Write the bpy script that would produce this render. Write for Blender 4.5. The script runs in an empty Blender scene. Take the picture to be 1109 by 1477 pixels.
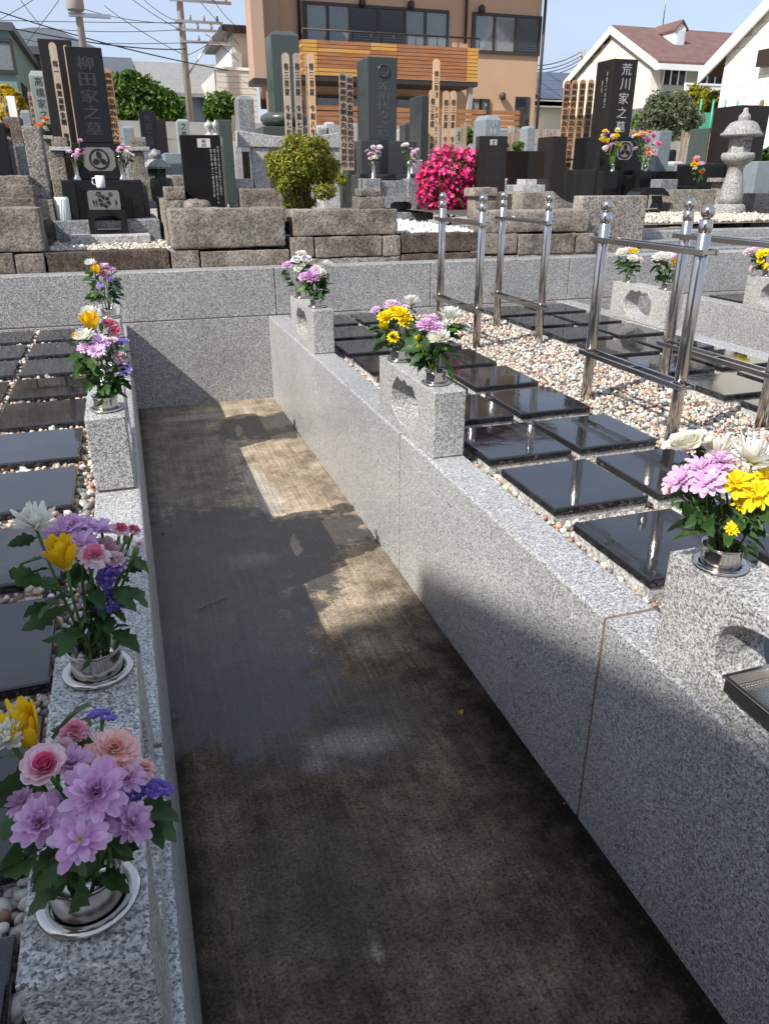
import bpy, math, random
import numpy as np
from mathutils import Vector, Matrix, Quaternion, noise as mnoise
R = math.radians
rnd = random.Random(7)
scene = bpy.context.scene
col = scene.collection

# ------------------------------------------------------------------ camera
EYE = Vector((0, 0, 1.5)); YAW = R(18.22); PITCH = R(24.08); FPX = 1082.5; PW, PH = 1109, 1477
cd = bpy.data.cameras.new('camera'); cam = bpy.data.objects.new('camera', cd); col.objects.link(cam)
cam.location = EYE; cam.rotation_euler = (R(90) - PITCH, 0, -YAW)
cd.sensor_fit = 'HORIZONTAL'; cd.sensor_width = 36; cd.lens = FPX / PW * 36; cd.clip_end = 2000; cd.clip_start = .02
scene.camera = cam

# ------------------------------------------------------------------ sky, sun, exposure
SUN = Vector((-.95, -.44, 1)).normalized()            # towards the sun
w = bpy.data.worlds.new('World'); scene.world = w; w.use_nodes = True
nt = w.node_tree; nt.nodes.clear()
sky = nt.nodes.new('ShaderNodeTexSky'); sky.sky_type = 'NISHITA'; sky.sun_disc = False
sky.sun_elevation = math.asin(SUN.z); sky.sun_rotation = math.atan2(SUN.x, SUN.y)
sky.air_density = 1.0; sky.dust_density = 2.0; sky.ozone_density = 1.5; sky.altitude = 20
tc = nt.nodes.new('ShaderNodeTexCoord'); mp = nt.nodes.new('ShaderNodeMapping'); mp.inputs['Scale'].default_value = (1.2, 1.2, 5)
n1 = nt.nodes.new('ShaderNodeTexNoise'); n1.inputs['Scale'].default_value = 1.6; n1.inputs['Detail'].default_value = 5; n1.inputs['Roughness'].default_value = .55
cr = nt.nodes.new('ShaderNodeValToRGB'); cr.color_ramp.elements[0].position = .30; cr.color_ramp.elements[0].color = (.5, .5, .5, 1)
cr.color_ramp.elements[1].position = .66; cr.color_ramp.elements[1].color = (.95, .95, .95, 1)
mx = nt.nodes.new('ShaderNodeMix'); mx.data_type = 'RGBA'; mx.inputs['B'].default_value = (2.9, 3.35, 4.35, 1)
bg = nt.nodes.new('ShaderNodeBackground'); bg.inputs['Strength'].default_value = .15
wo = nt.nodes.new('ShaderNodeOutputWorld')
L = nt.links.new
L(tc.outputs['Generated'], mp.inputs['Vector']); L(mp.outputs['Vector'], n1.inputs['Vector']); L(n1.outputs['Fac'], cr.inputs['Fac'])
L(cr.outputs['Color'], mx.inputs['Factor']); L(sky.outputs['Color'], mx.inputs['A']); L(mx.outputs['Result'], bg.inputs['Color']); L(bg.outputs['Background'], wo.inputs['Surface'])
sl = bpy.data.lights.new('sun', 'SUN'); sl.energy = 4.8; sl.angle = R(.53); sl.color = (1, .95, .88)
sun = bpy.data.objects.new('sun', sl); col.objects.link(sun); sun.rotation_euler = (-SUN).to_track_quat('-Z', 'Y').to_euler(); sun.location = (0, 0, 20)
vs = scene.view_settings; vs.view_transform = 'Standard'; vs.look = 'None'; vs.gamma = 1; vs.exposure = 0.5; vs.use_curve_mapping = False
scene.cycles.max_bounces = 6; scene.cycles.use_denoising = True

# ------------------------------------------------------------------ photo pixel -> place helpers
Fv = Vector((math.sin(YAW) * math.cos(PITCH), math.cos(YAW) * math.cos(PITCH), -math.sin(PITCH)))
Rv = Vector((math.cos(YAW), -math.sin(YAW), 0)); Dv = Fv.cross(Rv)
def ray(px, py): return Fv * FPX + Rv * (px - PW / 2) + Dv * (py - PH / 2)
def atZ(px, py, z): d = ray(px, py); return EYE + d * ((z - EYE.z) / d.z)
def atY(px, py, y): d = ray(px, py); return EYE + d * (y / d.y)
def atX(px, py, x): d = ray(px, py); return EYE + d * (x / d.x)
def rect(px0, px1, yt, yb, Y):
    """front face at depth Y that spans those photo columns and rows -> x0, x1, z0, z1"""
    ym = (yt + yb) / 2; pm = (px0 + px1) / 2
    return atY(px0, ym, Y).x, atY(px1, ym, Y).x, atY(pm, yb, Y).z, atY(pm, yt, Y).z

# ------------------------------------------------------------------ object helpers
def tag(o, label=None, cat=None, group=None, kind=None):
    if label: o['label'] = label
    if cat: o['category'] = cat
    if group: o['group'] = group
    if kind: o['kind'] = kind
    return o
def thing(name, label, cat, loc=(0, 0, 0), rz=0, group=None):
    o = bpy.data.objects.new(name, None); o.empty_display_size = .1; col.objects.link(o)
    o.location = loc; o.rotation_euler = (0, 0, rz)
    return tag(o, label, cat, group)
def copy_tree(o, parent=None, root=True):
    c = o.copy(); col.objects.link(c)
    if not root: c.parent = parent
    for ch in [x for x in o.children]: copy_tree(ch, c, False)
    return c
def link(name, me, parent=None, loc=None, rot=None, bevel=0, seg=2):
    o = bpy.data.objects.new(name, me); col.objects.link(o)
    if parent: o.parent = parent
    if loc is not None: o.location = loc
    if rot is not None:
        if isinstance(rot, Quaternion): o.rotation_mode = 'QUATERNION'; o.rotation_quaternion = rot
        else: o.rotation_euler = rot
    if bevel:
        m = o.modifiers.new('bevel', 'BEVEL'); m.width = bevel; m.segments = seg; m.limit_method = 'ANGLE'; m.angle_limit = R(40); m.harden_normals = False
    return o

class MB:
    def __init__(s): s.v = []; s.f = []; s.sm = []
    def add(s, vs, fs, smooth=False):
        n = len(s.v); s.v.extend([tuple(v) for v in vs]); s.f.extend([tuple(i + n for i in f) for f in fs]); s.sm.extend([smooth] * len(fs)); return s
    def box(s, x0, x1, y0, y1, z0, z1):
        return s.add([(x0, y0, z0), (x1, y0, z0), (x1, y1, z0), (x0, y1, z0), (x0, y0, z1), (x1, y0, z1), (x1, y1, z1), (x0, y1, z1)],
                     [(0, 3, 2, 1), (4, 5, 6, 7), (0, 1, 5, 4), (1, 2, 6, 5), (2, 3, 7, 6), (3, 0, 4, 7)])
    def frus(s, x0, x1, y0, y1, z0, z1, ix, iy):
        """box whose top is inset by ix, iy"""
        return s.add([(x0, y0, z0), (x1, y0, z0), (x1, y1, z0), (x0, y1, z0), (x0 + ix, y0 + iy, z1), (x1 - ix, y0 + iy, z1), (x1 - ix, y1 - iy, z1), (x0 + ix, y1 - iy, z1)],
                     [(0, 3, 2, 1), (4, 5, 6, 7), (0, 1, 5, 4), (1, 2, 6, 5), (2, 3, 7, 6), (3, 0, 4, 7)])
    def prism(s, poly, a0, a1, axis='y'):
        """poly in the plane across the axis, counter-clockwise seen along +axis order (u,v): y->(x,z), x->(y,z), z->(x,y)"""
        def P(u, v, a): return {'y': (u, a, v), 'x': (a, u, v), 'z': (u, v, a)}[axis]
        n = len(poly); vs = [P(u, v, a0) for u, v in poly] + [P(u, v, a1) for u, v in poly]
        fs = [tuple(range(n)), tuple(range(2 * n - 1, n - 1, -1))] + [(i, n + i, n + (i + 1) % n, (i + 1) % n) for i in range(n)]
        if axis != 'y': fs = [tuple(reversed(f)) for f in fs]
        if axis == 'x': fs = [tuple(reversed(f)) for f in fs]; fs = [tuple(reversed(f)) for f in fs]
        return s.add(vs, fs)
    def lathe(s, prof, seg=24, c=(0, 0, 0), smooth=True, close=True):
        vs = []; fs = []; m = len(prof)
        for r, z in prof:
            for k in range(seg):
                a = 2 * math.pi * k / seg; vs.append((c[0] + r * math.cos(a), c[1] + r * math.sin(a), c[2] + z))
        for i in range(m - 1):
            for k in range(seg):
                k2 = (k + 1) % seg; fs.append((i * seg + k, i * seg + k2, (i + 1) * seg + k2, (i + 1) * seg + k))
        s.add(vs, fs, smooth)
        if close:
            n = len(s.v) - len(vs)
            s.f.append(tuple(n + k for k in reversed(range(seg)))); s.sm.append(False)
            s.f.append(tuple(n + (m - 1) * seg + k for k in range(seg))); s.sm.append(False)
        return s
    def tube(s, pts, r, seg=6, smooth=True):
        pts = [Vector(p) for p in pts]; n = len(pts); vs = []; fs = []
        rr = r if isinstance(r, (list, tuple)) else [r] * n
        for i, p in enumerate(pts):
            t = (pts[min(i + 1, n - 1)] - pts[max(i - 1, 0)]).normalized()
            a = t.cross(Vector((0, 0, 1)) if abs(t.z) < .9 else Vector((1, 0, 0))).normalized(); b = t.cross(a)
            for k in range(seg):
                an = 2 * math.pi * k / seg; vs.append(p + (a * math.cos(an) + b * math.sin(an)) * rr[i])
        for i in range(n - 1):
            for k in range(seg):
                k2 = (k + 1) % seg; fs.append((i * seg + k, (i + 1) * seg + k, (i + 1) * seg + k2, i * seg + k2))
        fs.append(tuple(range(seg))); fs.append(tuple((n - 1) * seg + k for k in reversed(range(seg))))
        return s.add(vs, fs, smooth)
    def mesh(s, name, mat):
        me = bpy.data.meshes.new(name); me.from_pydata(s.v, [], s.f)
        me.polygons.foreach_set('use_smooth', s.sm); me.materials.append(mat); me.update(); return me
    def build(s, name, mat, parent=None, loc=None, rot=None, bevel=0, seg=2): return link(name, s.mesh(name, mat), parent, loc, rot, bevel, seg)
def B(*a): return MB().box(*a)

def rough_block(x0, x1, y0, y1, z0, z1, amp=.006, step=.03, rnd_r=.008, seed=0):
    """a weathered quarry block: gridded box, corners worn, faces uneven"""
    def cuts(a, b): k = max(1, int(round((b - a - 2 * rnd_r) / step))); return [a, a + rnd_r * .45] + [a + rnd_r + (b - a - 2 * rnd_r) * i / k for i in range(k + 1)] + [b - rnd_r * .45, b]
    cxs, cys, czs = cuts(x0, x1), cuts(y0, y1), cuts(z0, z1); nx, ny, nz = len(cxs) - 1, len(cys) - 1, len(czs) - 1
    idx = {}; vs = []; fs = []
    def V(i, j, k):
        if (i, j, k) in idx: return idx[i, j, k]
        p = Vector((cxs[i], cys[j], czs[k]))
        c = Vector((min(max(p.x, x0 + rnd_r), x1 - rnd_r), min(max(p.y, y0 + rnd_r), y1 - rnd_r), min(max(p.z, z0 + rnd_r), z1 - rnd_r)))
        d = p - c
        if d.length > rnd_r: p = c + d.normalized() * rnd_r
        q = p * 9 + Vector((seed * 7.3, 0, 0)); q2 = p * 28 + Vector((seed * 3.1, 5, 0))
        p = p + d.normalized() * (amp * mnoise.noise(q) + amp * .6 * mnoise.noise(q2)) if d.length else p
        idx[i, j, k] = len(vs); vs.append(p); return idx[i, j, k]
    for i in range(nx):
        for j in range(ny):
            fs.append((V(i, j, 0), V(i, j + 1, 0), V(i + 1, j + 1, 0), V(i + 1, j, 0))); fs.append((V(i, j, nz), V(i + 1, j, nz), V(i + 1, j + 1, nz), V(i, j + 1, nz)))
    for i in range(nx):
        for k in range(nz):
            fs.append((V(i, 0, k), V(i + 1, 0, k), V(i + 1, 0, k + 1), V(i, 0, k + 1))); fs.append((V(i, ny, k), V(i, ny, k + 1), V(i + 1, ny, k + 1), V(i + 1, ny, k)))
    for j in range(ny):
        for k in range(nz):
            fs.append((V(0, j, k), V(0, j, k + 1), V(0, j + 1, k + 1), V(0, j + 1, k))); fs.append((V(nx, j, k), V(nx, j + 1, k), V(nx, j + 1, k + 1), V(nx, j, k + 1)))
    return MB().add(vs, fs, True)

# ------------------------------------------------------------------ lettering
_glyph = {}
def glyph(ch):
    if ch in _glyph: return _glyph[ch]
    c = bpy.data.curves.new('glyph', 'FONT'); c.body = ch; c.resolution_u = 2
    o = bpy.data.objects.new('glyph', c); col.objects.link(o)
    dg = bpy.context.evaluated_depsgraph_get(); me = bpy.data.meshes.new_from_object(o.evaluated_get(dg))
    vs = [(v.co.x, v.co.y) for v in me.vertices]; fs = [tuple(p.vertices) for p in me.polygons]
    bpy.data.objects.remove(o); bpy.data.curves.remove(c); bpy.data.meshes.remove(me)
    if vs:
        ax = [v[0] for v in vs]; ay = [v[1] for v in vs]; cx = (min(ax) + max(ax)) / 2; cy = (min(ay) + max(ay)) / 2; s = max(max(ax) - min(ax), max(ay) - min(ay), .55)
        vs = [((x - cx) / s, (y - cy) / s) for x, y in vs]
    _glyph[ch] = (vs, fs); return _glyph[ch]
def lettering(text, mat, parent, cx, y, ztop, zbot, wid, face='-y', name='lettering', fill=.86, bold=0):
    """one column of characters, on a face looking to -y (or -x)"""
    m = MB(); n = len(text); cell = (ztop - zbot) / n
    for i, ch in enumerate(text):
        if ch == ' ': continue
        vs, fs = glyph(ch); zc = ztop - cell * (i + .5)
        for dx in ((0,) if not bold else (-bold, 0, bold)):
            eps = 0 if dx == 0 else (.0003 if dx > 0 else .0006)
            if face == '-y': V3 = [(cx + dx + a * wid, y - eps, zc + b * cell * fill) for a, b in vs]; F3 = fs
            else: V3 = [(y - eps, cx - dx - a * wid, zc + b * cell * fill) for a, b in vs]; F3 = fs
            m.add(V3, F3)
    if m.v: o = m.build(name, mat, parent); o['kind'] = 'stuff'; return o
# ------------------------------------------------------------------ materials
def newmat(name):
    m = bpy.data.materials.new(name); m.use_nodes = True; n = m.node_tree; b = n.nodes['Principled BSDF']; return m, n, b
def nd(n, t, **k):
    x = n.nodes.new(t)
    for a, v in k.items():
        if a in x.inputs: x.inputs[a].default_value = v
        else: setattr(x, a, v)
    return x
def ramp(n, src, stops):
    r = n.nodes.new('ShaderNodeValToRGB'); e = r.color_ramp.elements
    while len(e) < len(stops): e.new(.5)
    for i, (p, c) in enumerate(stops):
        e[i].position = p; e[i].color = (c, c, c, 1) if isinstance(c, (int, float)) else (*c, 1)
    n.links.new(src, r.inputs['Fac']); return r.outputs['Color']
def pos(n, scale=(1, 1, 1), obj=False):
    if obj: s = nd(n, 'ShaderNodeTexCoord').outputs['Object']
    else: s = nd(n, 'ShaderNodeNewGeometry').outputs['Position']
    if scale == (1, 1, 1): return s
    m = nd(n, 'ShaderNodeMapping'); m.inputs['Scale'].default_value = scale; n.links.new(s, m.inputs['Vector']); return m.outputs['Vector']
def noi(n, vec, scale, detail=3, rough=.55, dist=0):
    x = nd(n, 'ShaderNodeTexNoise'); x.inputs['Scale'].default_value = scale; x.inputs['Detail'].default_value = detail; x.inputs['Roughness'].default_value = rough; x.inputs['Distortion'].default_value = dist
    n.links.new(vec, x.inputs['Vector']); return x.outputs['Fac']
def mixc(n, fac, a, b, mode='MIX'):
    m = nd(n, 'ShaderNodeMix', data_type='RGBA', blend_type=mode)
    for k, v in (('Factor', fac), ('A', a), ('B', b)):
        if hasattr(v, 'is_linked'): n.links.new(v, m.inputs[k])
        else: m.inputs[k].default_value = v if k == 'Factor' else (*v, 1)
    return m.outputs['Result']
def mth(n, op, a, b=0.0, c=0.0):
    m = nd(n, 'ShaderNodeMath', operation=op)
    for i, v in enumerate((a, b, c)):
        if hasattr(v, 'is_linked'): n.links.new(v, m.inputs[i])
        else: m.inputs[i].default_value = v
    return m.outputs[0]
def bump(n, b, h, strength=.3, dist=.005):
    x = nd(n, 'ShaderNodeBump'); x.inputs['Strength'].default_value = strength; x.inputs['Distance'].default_value = dist
    n.links.new(h, x.inputs['Height']); n.links.new(x.outputs['Normal'], b.inputs['Normal'])

def granite(name, dark, mid, light, scale=230, rough=.35, tint=.12, bmp=.05, dk=.27):
    m, n, b = newmat(name); p0 = pos(n)
    wn = nd(n, 'ShaderNodeTexNoise'); wn.inputs['Scale'].default_value = scale * .8; wn.inputs['Detail'].default_value = 1; n.links.new(p0, wn.inputs['Vector'])
    wv = nd(n, 'ShaderNodeVectorMath', operation='MULTIPLY_ADD'); n.links.new(wn.outputs['Color'], wv.inputs[0]); wv.inputs[1].default_value = (.9 / scale,) * 3; n.links.new(p0, wv.inputs[2]); p = wv.outputs[0]
    def cells(sc):
        v = nd(n, 'ShaderNodeTexVoronoi'); v.inputs['Scale'].default_value = sc; n.links.new(p, v.inputs['Vector']); h = nd(n, 'ShaderNodeSeparateColor'); n.links.new(v.outputs['Color'], h.inputs['Color']); return h.outputs[0]
    c1 = ramp(n, cells(scale), [(0, dark), (dk * .7, dark), (dk, mid), (.5, mid), (.62, light), (1, light)])
    c2 = ramp(n, cells(scale * 2.1), [(0, dark), (dk * .8, tuple(x * .6 for x in mid)), (.5, mid), (1, light)])
    c = mixc(n, .35, c1, c2)
    c = mixc(n, .8, c, ramp(n, noi(n, p0, scale * .36, 4, .8), [(.38, .58), (.60, 1.18)]), 'MULTIPLY')
    big = ramp(n, noi(n, p0, 1.7, 4, .6), [(.3, 1 - tint * 1.6), (.7, 1 + tint * .2)])
    c = mixc(n, 1.0, c, big, 'MULTIPLY'); n.links.new(c, b.inputs['Base Color'])
    rr = ramp(n, noi(n, p0, 9, 3), [(.3, rough * .8), (.7, min(1, rough * 1.25))]); n.links.new(rr, b.inputs['Roughness'])
    if bmp: bump(n, b, noi(n, p0, scale, 2), bmp, .002)
    return m
def polished(name, c=(.012, .012, .013), speck=.03, rough=.06, wav=.0, scale=300, dirt=0, ior=1.42):
    m, n, b = newmat(name); p = pos(n)
    f = noi(n, p, scale, 2, .6); cc = ramp(n, f, [(.5, c), (.68, tuple(x + speck for x in c))])
    if dirt: cc = mixc(n, ramp(n, noi(n, p, 5, 5, .6), [(.45, 0), (.8, dirt)]), cc, (.3, .28, .25))
    n.links.new(cc, b.inputs['Base Color'])
    n.links.new(ramp(n, noi(n, p, 6, 4), [(.35, rough * .6), (.75, rough * 1.8)]), b.inputs['Roughness'])
    b.inputs['IOR'].default_value = ior
    if wav: bump(n, b, noi(n, p, 14, 2), wav, .003)
    return m
def plain(name, c, rough=.5, var=.15, scale=8, metal=0, bmp=0, spec=.5, bscale=120):
    m, n, b = newmat(name); p = pos(n)
    cc = ramp(n, noi(n, p, scale, 5, .6), [(.25, tuple(x * (1 - var) for x in c)), (.75, tuple(min(1, x * (1 + var)) for x in c))])
    n.links.new(cc, b.inputs['Base Color']); b.inputs['Roughness'].default_value = rough; b.inputs['Metallic'].default_value = metal; b.inputs['Specular IOR Level'].default_value = spec
    if bmp: bump(n, b, noi(n, p, bscale, 4), bmp, .004)
    return m
def oldstone(name, a, bcol, c, lich=(.42, .42, .36), lf=.5, scale=6):
    m, n, b = newmat(name); p = pos(n)
    base = ramp(n, noi(n, p, scale, 8, .65), [(.3, a), (.5, bcol), (.7, c)])
    li = ramp(n, noi(n, p, scale * .55, 6, .7, .5), [(.52, 0), (.68, lf)])
    base = mixc(n, li, base, lich)
    sp = noi(n, p, 62, 4, .8); pits = ramp(n, sp, [(.36, .22), (.48, .9), (.62, 1.35)]); base = mixc(n, .9, base, pits, 'MULTIPLY')
    dk = ramp(n, noi(n, p, 2.2, 5, .7), [(.35, .45), (.6, 1)]); base = mixc(n, .8, base, dk, 'MULTIPLY')
    n.links.new(base, b.inputs['Base Color']); b.inputs['Roughness'].default_value = .92; b.inputs['Specular IOR Level'].default_value = .2
    h = mth(n, 'ADD', noi(n, p, 40, 5, .7), mth(n, 'MULTIPLY', sp, .8)); bump(n, b, h, 1.0, .016)
    return m
def soft(name, c, c2=None, trans=.3, rough=.55, scale=30, obj=False):
    """petals and leaves: a diffuse skin that lets some light through"""
    m, n, b = newmat(name); p = pos(n)
    c2 = c2 or tuple(min(1, x * 1.15 + .01) for x in c)
    oi = nd(n, 'ShaderNodeObjectInfo'); f = mth(n, 'ADD', noi(n, p, scale, 3), mth(n, 'MULTIPLY', mth(n, 'SUBTRACT', oi.outputs['Random'], .5), .25))
    cc = ramp(n, f, [(.32, c), (.68, c2)])
    n.links.new(cc, b.inputs['Base Color']); b.inputs['Roughness'].default_value = rough; b.inputs['Specular IOR Level'].default_value = .3
    t = nd(n, 'ShaderNodeBsdfTranslucent'); n.links.new(cc, t.inputs['Color']); ms = nd(n, 'ShaderNodeMixShader'); ms.inputs[0].default_value = trans
    n.links.new(b.outputs[0], ms.inputs[1]); n.links.new(t.outputs[0], ms.inputs[2]); n.links.new(ms.outputs[0], n.nodes['Material Output'].inputs['Surface'])
    return m
def leafy(name, stops, trans=.35, rough=.45):
    """foliage coloured leaf by leaf from the mesh's own random value"""
    m, n, b = newmat(name); at = nd(n, 'ShaderNodeAttribute', attribute_name='tone')
    cc = ramp(n, at.outputs['Fac'], stops); n.links.new(cc, b.inputs['Base Color']); b.inputs['Roughness'].default_value = rough; b.inputs['Specular IOR Level'].default_value = .35
    t = nd(n, 'ShaderNodeBsdfTranslucent'); n.links.new(cc, t.inputs['Color']); ms = nd(n, 'ShaderNodeMixShader'); ms.inputs[0].default_value = trans
    n.links.new(b.outputs[0], ms.inputs[1]); n.links.new(t.outputs[0], ms.inputs[2]); n.links.new(ms.outputs[0], n.nodes['Material Output'].inputs['Surface'])
    return m

M = {}
M['granite'] = granite('white_granite', (.055, .055, .057), (.32, .32, .316), (.63, .63, .615), 320, .3)
M['granite_fine'] = granite('fine_white_granite', (.055, .056, .058), (.27, .27, .27), (.58, .58, .57), 240, .38)
M['granite_block'] = granite('block_granite', (.05, .05, .052), (.33, .33, .32), (.66, .65, .62), 300, .4)
M['granite_grey'] = granite('grey_granite', (.06, .065, .07), (.2, .21, .22), (.4, .41, .42), 150, .4)
M['granite_rough'] = granite('weathered_granite', (.06, .05, .04), (.24, .21, .18), (.46, .43, .39), 110, .8, .3, .4)
M['granite_pale'] = granite('pale_granite', (.2, .2, .2), (.45, .45, .44), (.65, .65, .63), 140, .5)
M['black'] = polished('black_granite', (.008, .008, .009), .014, .05, wav=.012, dirt=.015, ior=1.34)
M['black_plate'] = polished('black_plate_granite', (.010, .010, .012), .02, .05, wav=.10, dirt=.06, ior=1.6)
M['brown_black'] = polished('brown_black_granite', (.017, .013, .011), .012, .10, ior=1.34)
M['black_rough'] = plain('unpolished_black_granite', (.03, .03, .032), .6, .4, 60)
M['green_dark'] = polished('dark_green_granite', (.028, .034, .034), .06, .28, scale=200)
M['green_mid'] = polished('green_granite', (.05, .066, .058), .03, .3, scale=90)
M['stone_blue'] = plain('blue_grey_stone', (.2, .23, .25), .6, .15, 14, bmp=.15)
M['stone_green'] = plain('pale_green_stone', (.24, .27, .25), .6, .15, 14, bmp=.15)
M['tuff'] = oldstone('weathered_tuff', (.15, .125, .105), (.30, .255, .22), (.42, .37, .32))
M['tuff2'] = oldstone('pink_tuff', (.17, .14, .115), (.32, .27, .23), (.44, .385, .33), lf=.4)
M['tuff_dark'] = oldstone('dark_tuff', (.05, .035, .028), (.11, .08, .065), (.19, .15, .12), lf=.18)
M['lantern'] = granite('lantern_granite', (.12, .12, .115), (.33, .33, .31), (.48, .48, .46), 120, .7, .25, .3)
M['lantern_dark'] = oldstone('dark_lantern_stone', (.07, .065, .055), (.14, .13, .11), (.24, .22, .19), lf=.2)
M['steel'] = plain('stainless_steel', (.52, .50, .47), .17, .05, 20, 1)
M['steel_brushed'] = plain('brushed_steel', (.55, .53, .5), .28, .08, 30, 1)
M['mortar'] = plain('brown_mortar', (.16, .11, .075), .9, .3, 30)
M['mortar_dark'] = plain('dark_joint', (.03, .027, .024), .9, .3, 30)
M['gold'] = plain('gilt_letter', (.42, .40, .34), .55, .1)
M['ink'] = plain('black_ink', (.012, .010, .009), .8, .2)
M['carve_dark'] = plain('cut_letter_dark', (.004, .004, .004), .7, .1)
M['carve_grey'] = plain('cut_letter_grey', (.032, .032, .032), .7, .2)
M['carve_pale'] = plain('cut_letter_pale', (.36, .36, .35), .8, .2)
M['etched'] = plain('etched_grey_panel', (.19, .185, .175), .7, .1, 80)
M['white_cer'] = plain('white_ceramic', (.75, .75, .73), .25, .03)
M['water'] = None
def woodm(name, a, bcol, c, gr=14, rough=.75):
    m, n, b = newmat(name); p = pos(n, (60, 60, gr / 4)); f = noi(n, p, 1, 5, .6, .6); f2 = noi(n, pos(n), 9, 4)
    cc = ramp(n, f, [(.3, a), (.5, bcol), (.72, c)]); cc = mixc(n, .4, cc, ramp(n, f2, [(.3, .55), (.7, 1.1)]), 'MULTIPLY')
    oi = nd(n, 'ShaderNodeObjectInfo'); cc = mixc(n, 1, cc, ramp(n, oi.outputs['Random'], [(0, .82), (1, 1.1)]), 'MULTIPLY')
    n.links.new(cc, b.inputs['Base Color']); b.inputs['Roughness'].default_value = rough; bump(n, b, f, .2, .002); return m
M['toba_new'] = woodm('new_memorial_wood', (.55, .34, .19), (.66, .43, .26), (.72, .5, .32))
M['toba_mid'] = woodm('greying_memorial_wood', (.36, .27, .2), (.48, .38, .29), (.55, .46, .37))
M['toba_old'] = woodm('weathered_memorial_wood', (.2, .145, .105), (.36, .26, .19), (.5, .37, .27))
M['toba_rust'] = woodm('orange_memorial_wood', (.3, .15, .07), (.5, .27, .13), (.62, .38, .2))
def woodh(name, a, bcol, c):
    m, n, b = newmat(name); p = pos(n, (1.2, 6, 26)); f = noi(n, p, 1.5, 5, .6, .4); cc = ramp(n, f, [(.3, a), (.5, bcol), (.72, c)])
    n.links.new(cc, b.inputs['Base Color']); b.inputs['Roughness'].default_value = .55; return m
M['deck_red'] = woodh('red_brown_boards', (.22, .085, .03), (.33, .13, .05), (.42, .19, .085))
M['deck_yel'] = woodh('amber_boards', (.42, .20, .04), (.54, .28, .06), (.60, .34, .09))
M['stucco'] = plain('tan_stucco', (.50, .315, .20), .9, .06, 1.2, bmp=.1)
M['stucco_dk'] = plain('dark_tan_stucco', (.40, .27, .19), .9, .06, 1.2)
M['trim_dk'] = plain('dark_brown_trim', (.035, .026, .022), .5, .1)
M['shutter'] = plain('slate_shutter', (.075, .085, .105), .45, .1)
M['roof_dk'] = plain('dark_slate_roof', (.075, .085, .1), .6, .15, 3)
M['roof_gr'] = plain('grey_shingle_roof', (.22, .22, .215), .8, .2, 6)
M['roof_br'] = plain('brown_shingle_roof', (.15, .085, .072), .8, .25, 3)
M['roof_red'] = plain('maroon_roof', (.13, .05, .04), .7, .15, 3)
M['siding'] = plain('cream_siding', (.80, .78, .68), .7, .03, 2)
M['siding_sage'] = plain('sage_wall', (.36, .39, .32), .8, .06, 2)
M['white'] = plain('white_paint', (.8, .8, .78), .5, .04, 4)
M['tilewall'] = plain('white_tile_wall', (.58, .57, .52), .6, .05, 3)
M['green_wall'] = plain('green_render', (.17, .25, .23), .85, .12, 2)
M['blue_wall'] = plain('slate_blue_wall', (.16, .2, .26), .8, .1, 2)
M['brown_wall'] = plain('brown_wall', (.17, .10, .07), .8, .1, 2)
M['concrete'] = plain('grey_concrete', (.29, .275, .25), .9, .22, 1.8, bmp=.2)
M['polec'] = plain('pole_concrete', (.33, .31, .28), .85, .12, 3)
M['cable'] = plain('cable_rubber', (.015, .015, .017), .6, .1)
M['curtain'] = plain('pale_curtain', (.62, .66, .68), .9, .12, 9)
M['net_green'] = plain('green_net_post', (.05, .30, .22), .5, .1)
M['bark'] = plain('bark', (.10, .075, .055), .9, .35, 20, bmp=.5)
M['soil'] = plain('dark_soil', (.07, .055, .042), .95, .35, 9, bmp=.6, bscale=60)
M['path'] = plain('cemetery_path', (.28, .26, .23), .95, .2, 5, bmp=.3)
def glassm(name, c=(.02, .025, .03)):
    m, n, b = newmat(name); b.inputs['Base Color'].default_value = (*c, 1); b.inputs['Roughness'].default_value = .04; b.inputs['IOR'].default_value = 1.5
    b.inputs['Transmission Weight'].default_value = .75; return m
M['glass'] = glassm('window_glass', (.55, .6, .62))
M['glass_dark'] = plain('dark_window_glass', (.018, .022, .03), .06, .2)
M['solar'] = plain('solar_panel_glass', (.02, .03, .05), .15, .1)

# petals and leaves
PC = {'white': ((.80, .80, .70), (.88, .88, .82)), 'cream': ((.80, .76, .62), (.86, .84, .76)), 'yellow': ((.82, .50, .01), (.90, .64, .02)), 'lemon': ((.82, .62, .01), (.9, .74, .03)),
      'lilac': ((.68, .40, .66), (.84, .62, .82)), 'lilac_deep': ((.46, .22, .46), (.62, .36, .60)), 'pink': ((.80, .32, .42), (.88, .50, .58)), 'hotpink': ((.80, .10, .26), (.88, .34, .46)),
      'salmon': ((.90, .50, .45), (.95, .70, .64)), 'palepink': ((.84, .58, .63), (.92, .78, .80)), 'purple': ((.22, .14, .52), (.36, .26, .68)), 'violet': ((.38, .28, .70), (.62, .52, .84)),
      'orange': ((.8, .22, .06), (.86, .34, .1)), 'azalea': ((.72, .03, .13), (.86, .12, .25)), 'red': ((.62, .02, .07), (.75, .06, .14))}
for k, (a, b_) in PC.items(): M['p_' + k] = soft('petal_' + k, a, b_, .38, .5, 70)
M['leaf'] = soft('bouquet_leaf', (.022, .058, .014), (.058, .125, .028), .26, .45, 40)
M['leaf_dk'] = soft('dark_bouquet_leaf', (.026, .065, .02), (.06, .12, .034), .28, .45, 40)
M['stem'] = soft('flower_stem', (.07, .13, .03), (.13, .2, .05), .1, .5)
M['disc'] = soft('flower_centre', (.5, .4, .03), (.62, .55, .1), .1, .7, 200)
M['disc_green'] = soft('green_flower_centre', (.28, .32, .04), (.45, .42, .1), .1, .7, 200)
M['bud'] = soft('green_bud', (.13, .22, .05), (.2, .3, .08), .15)
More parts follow.
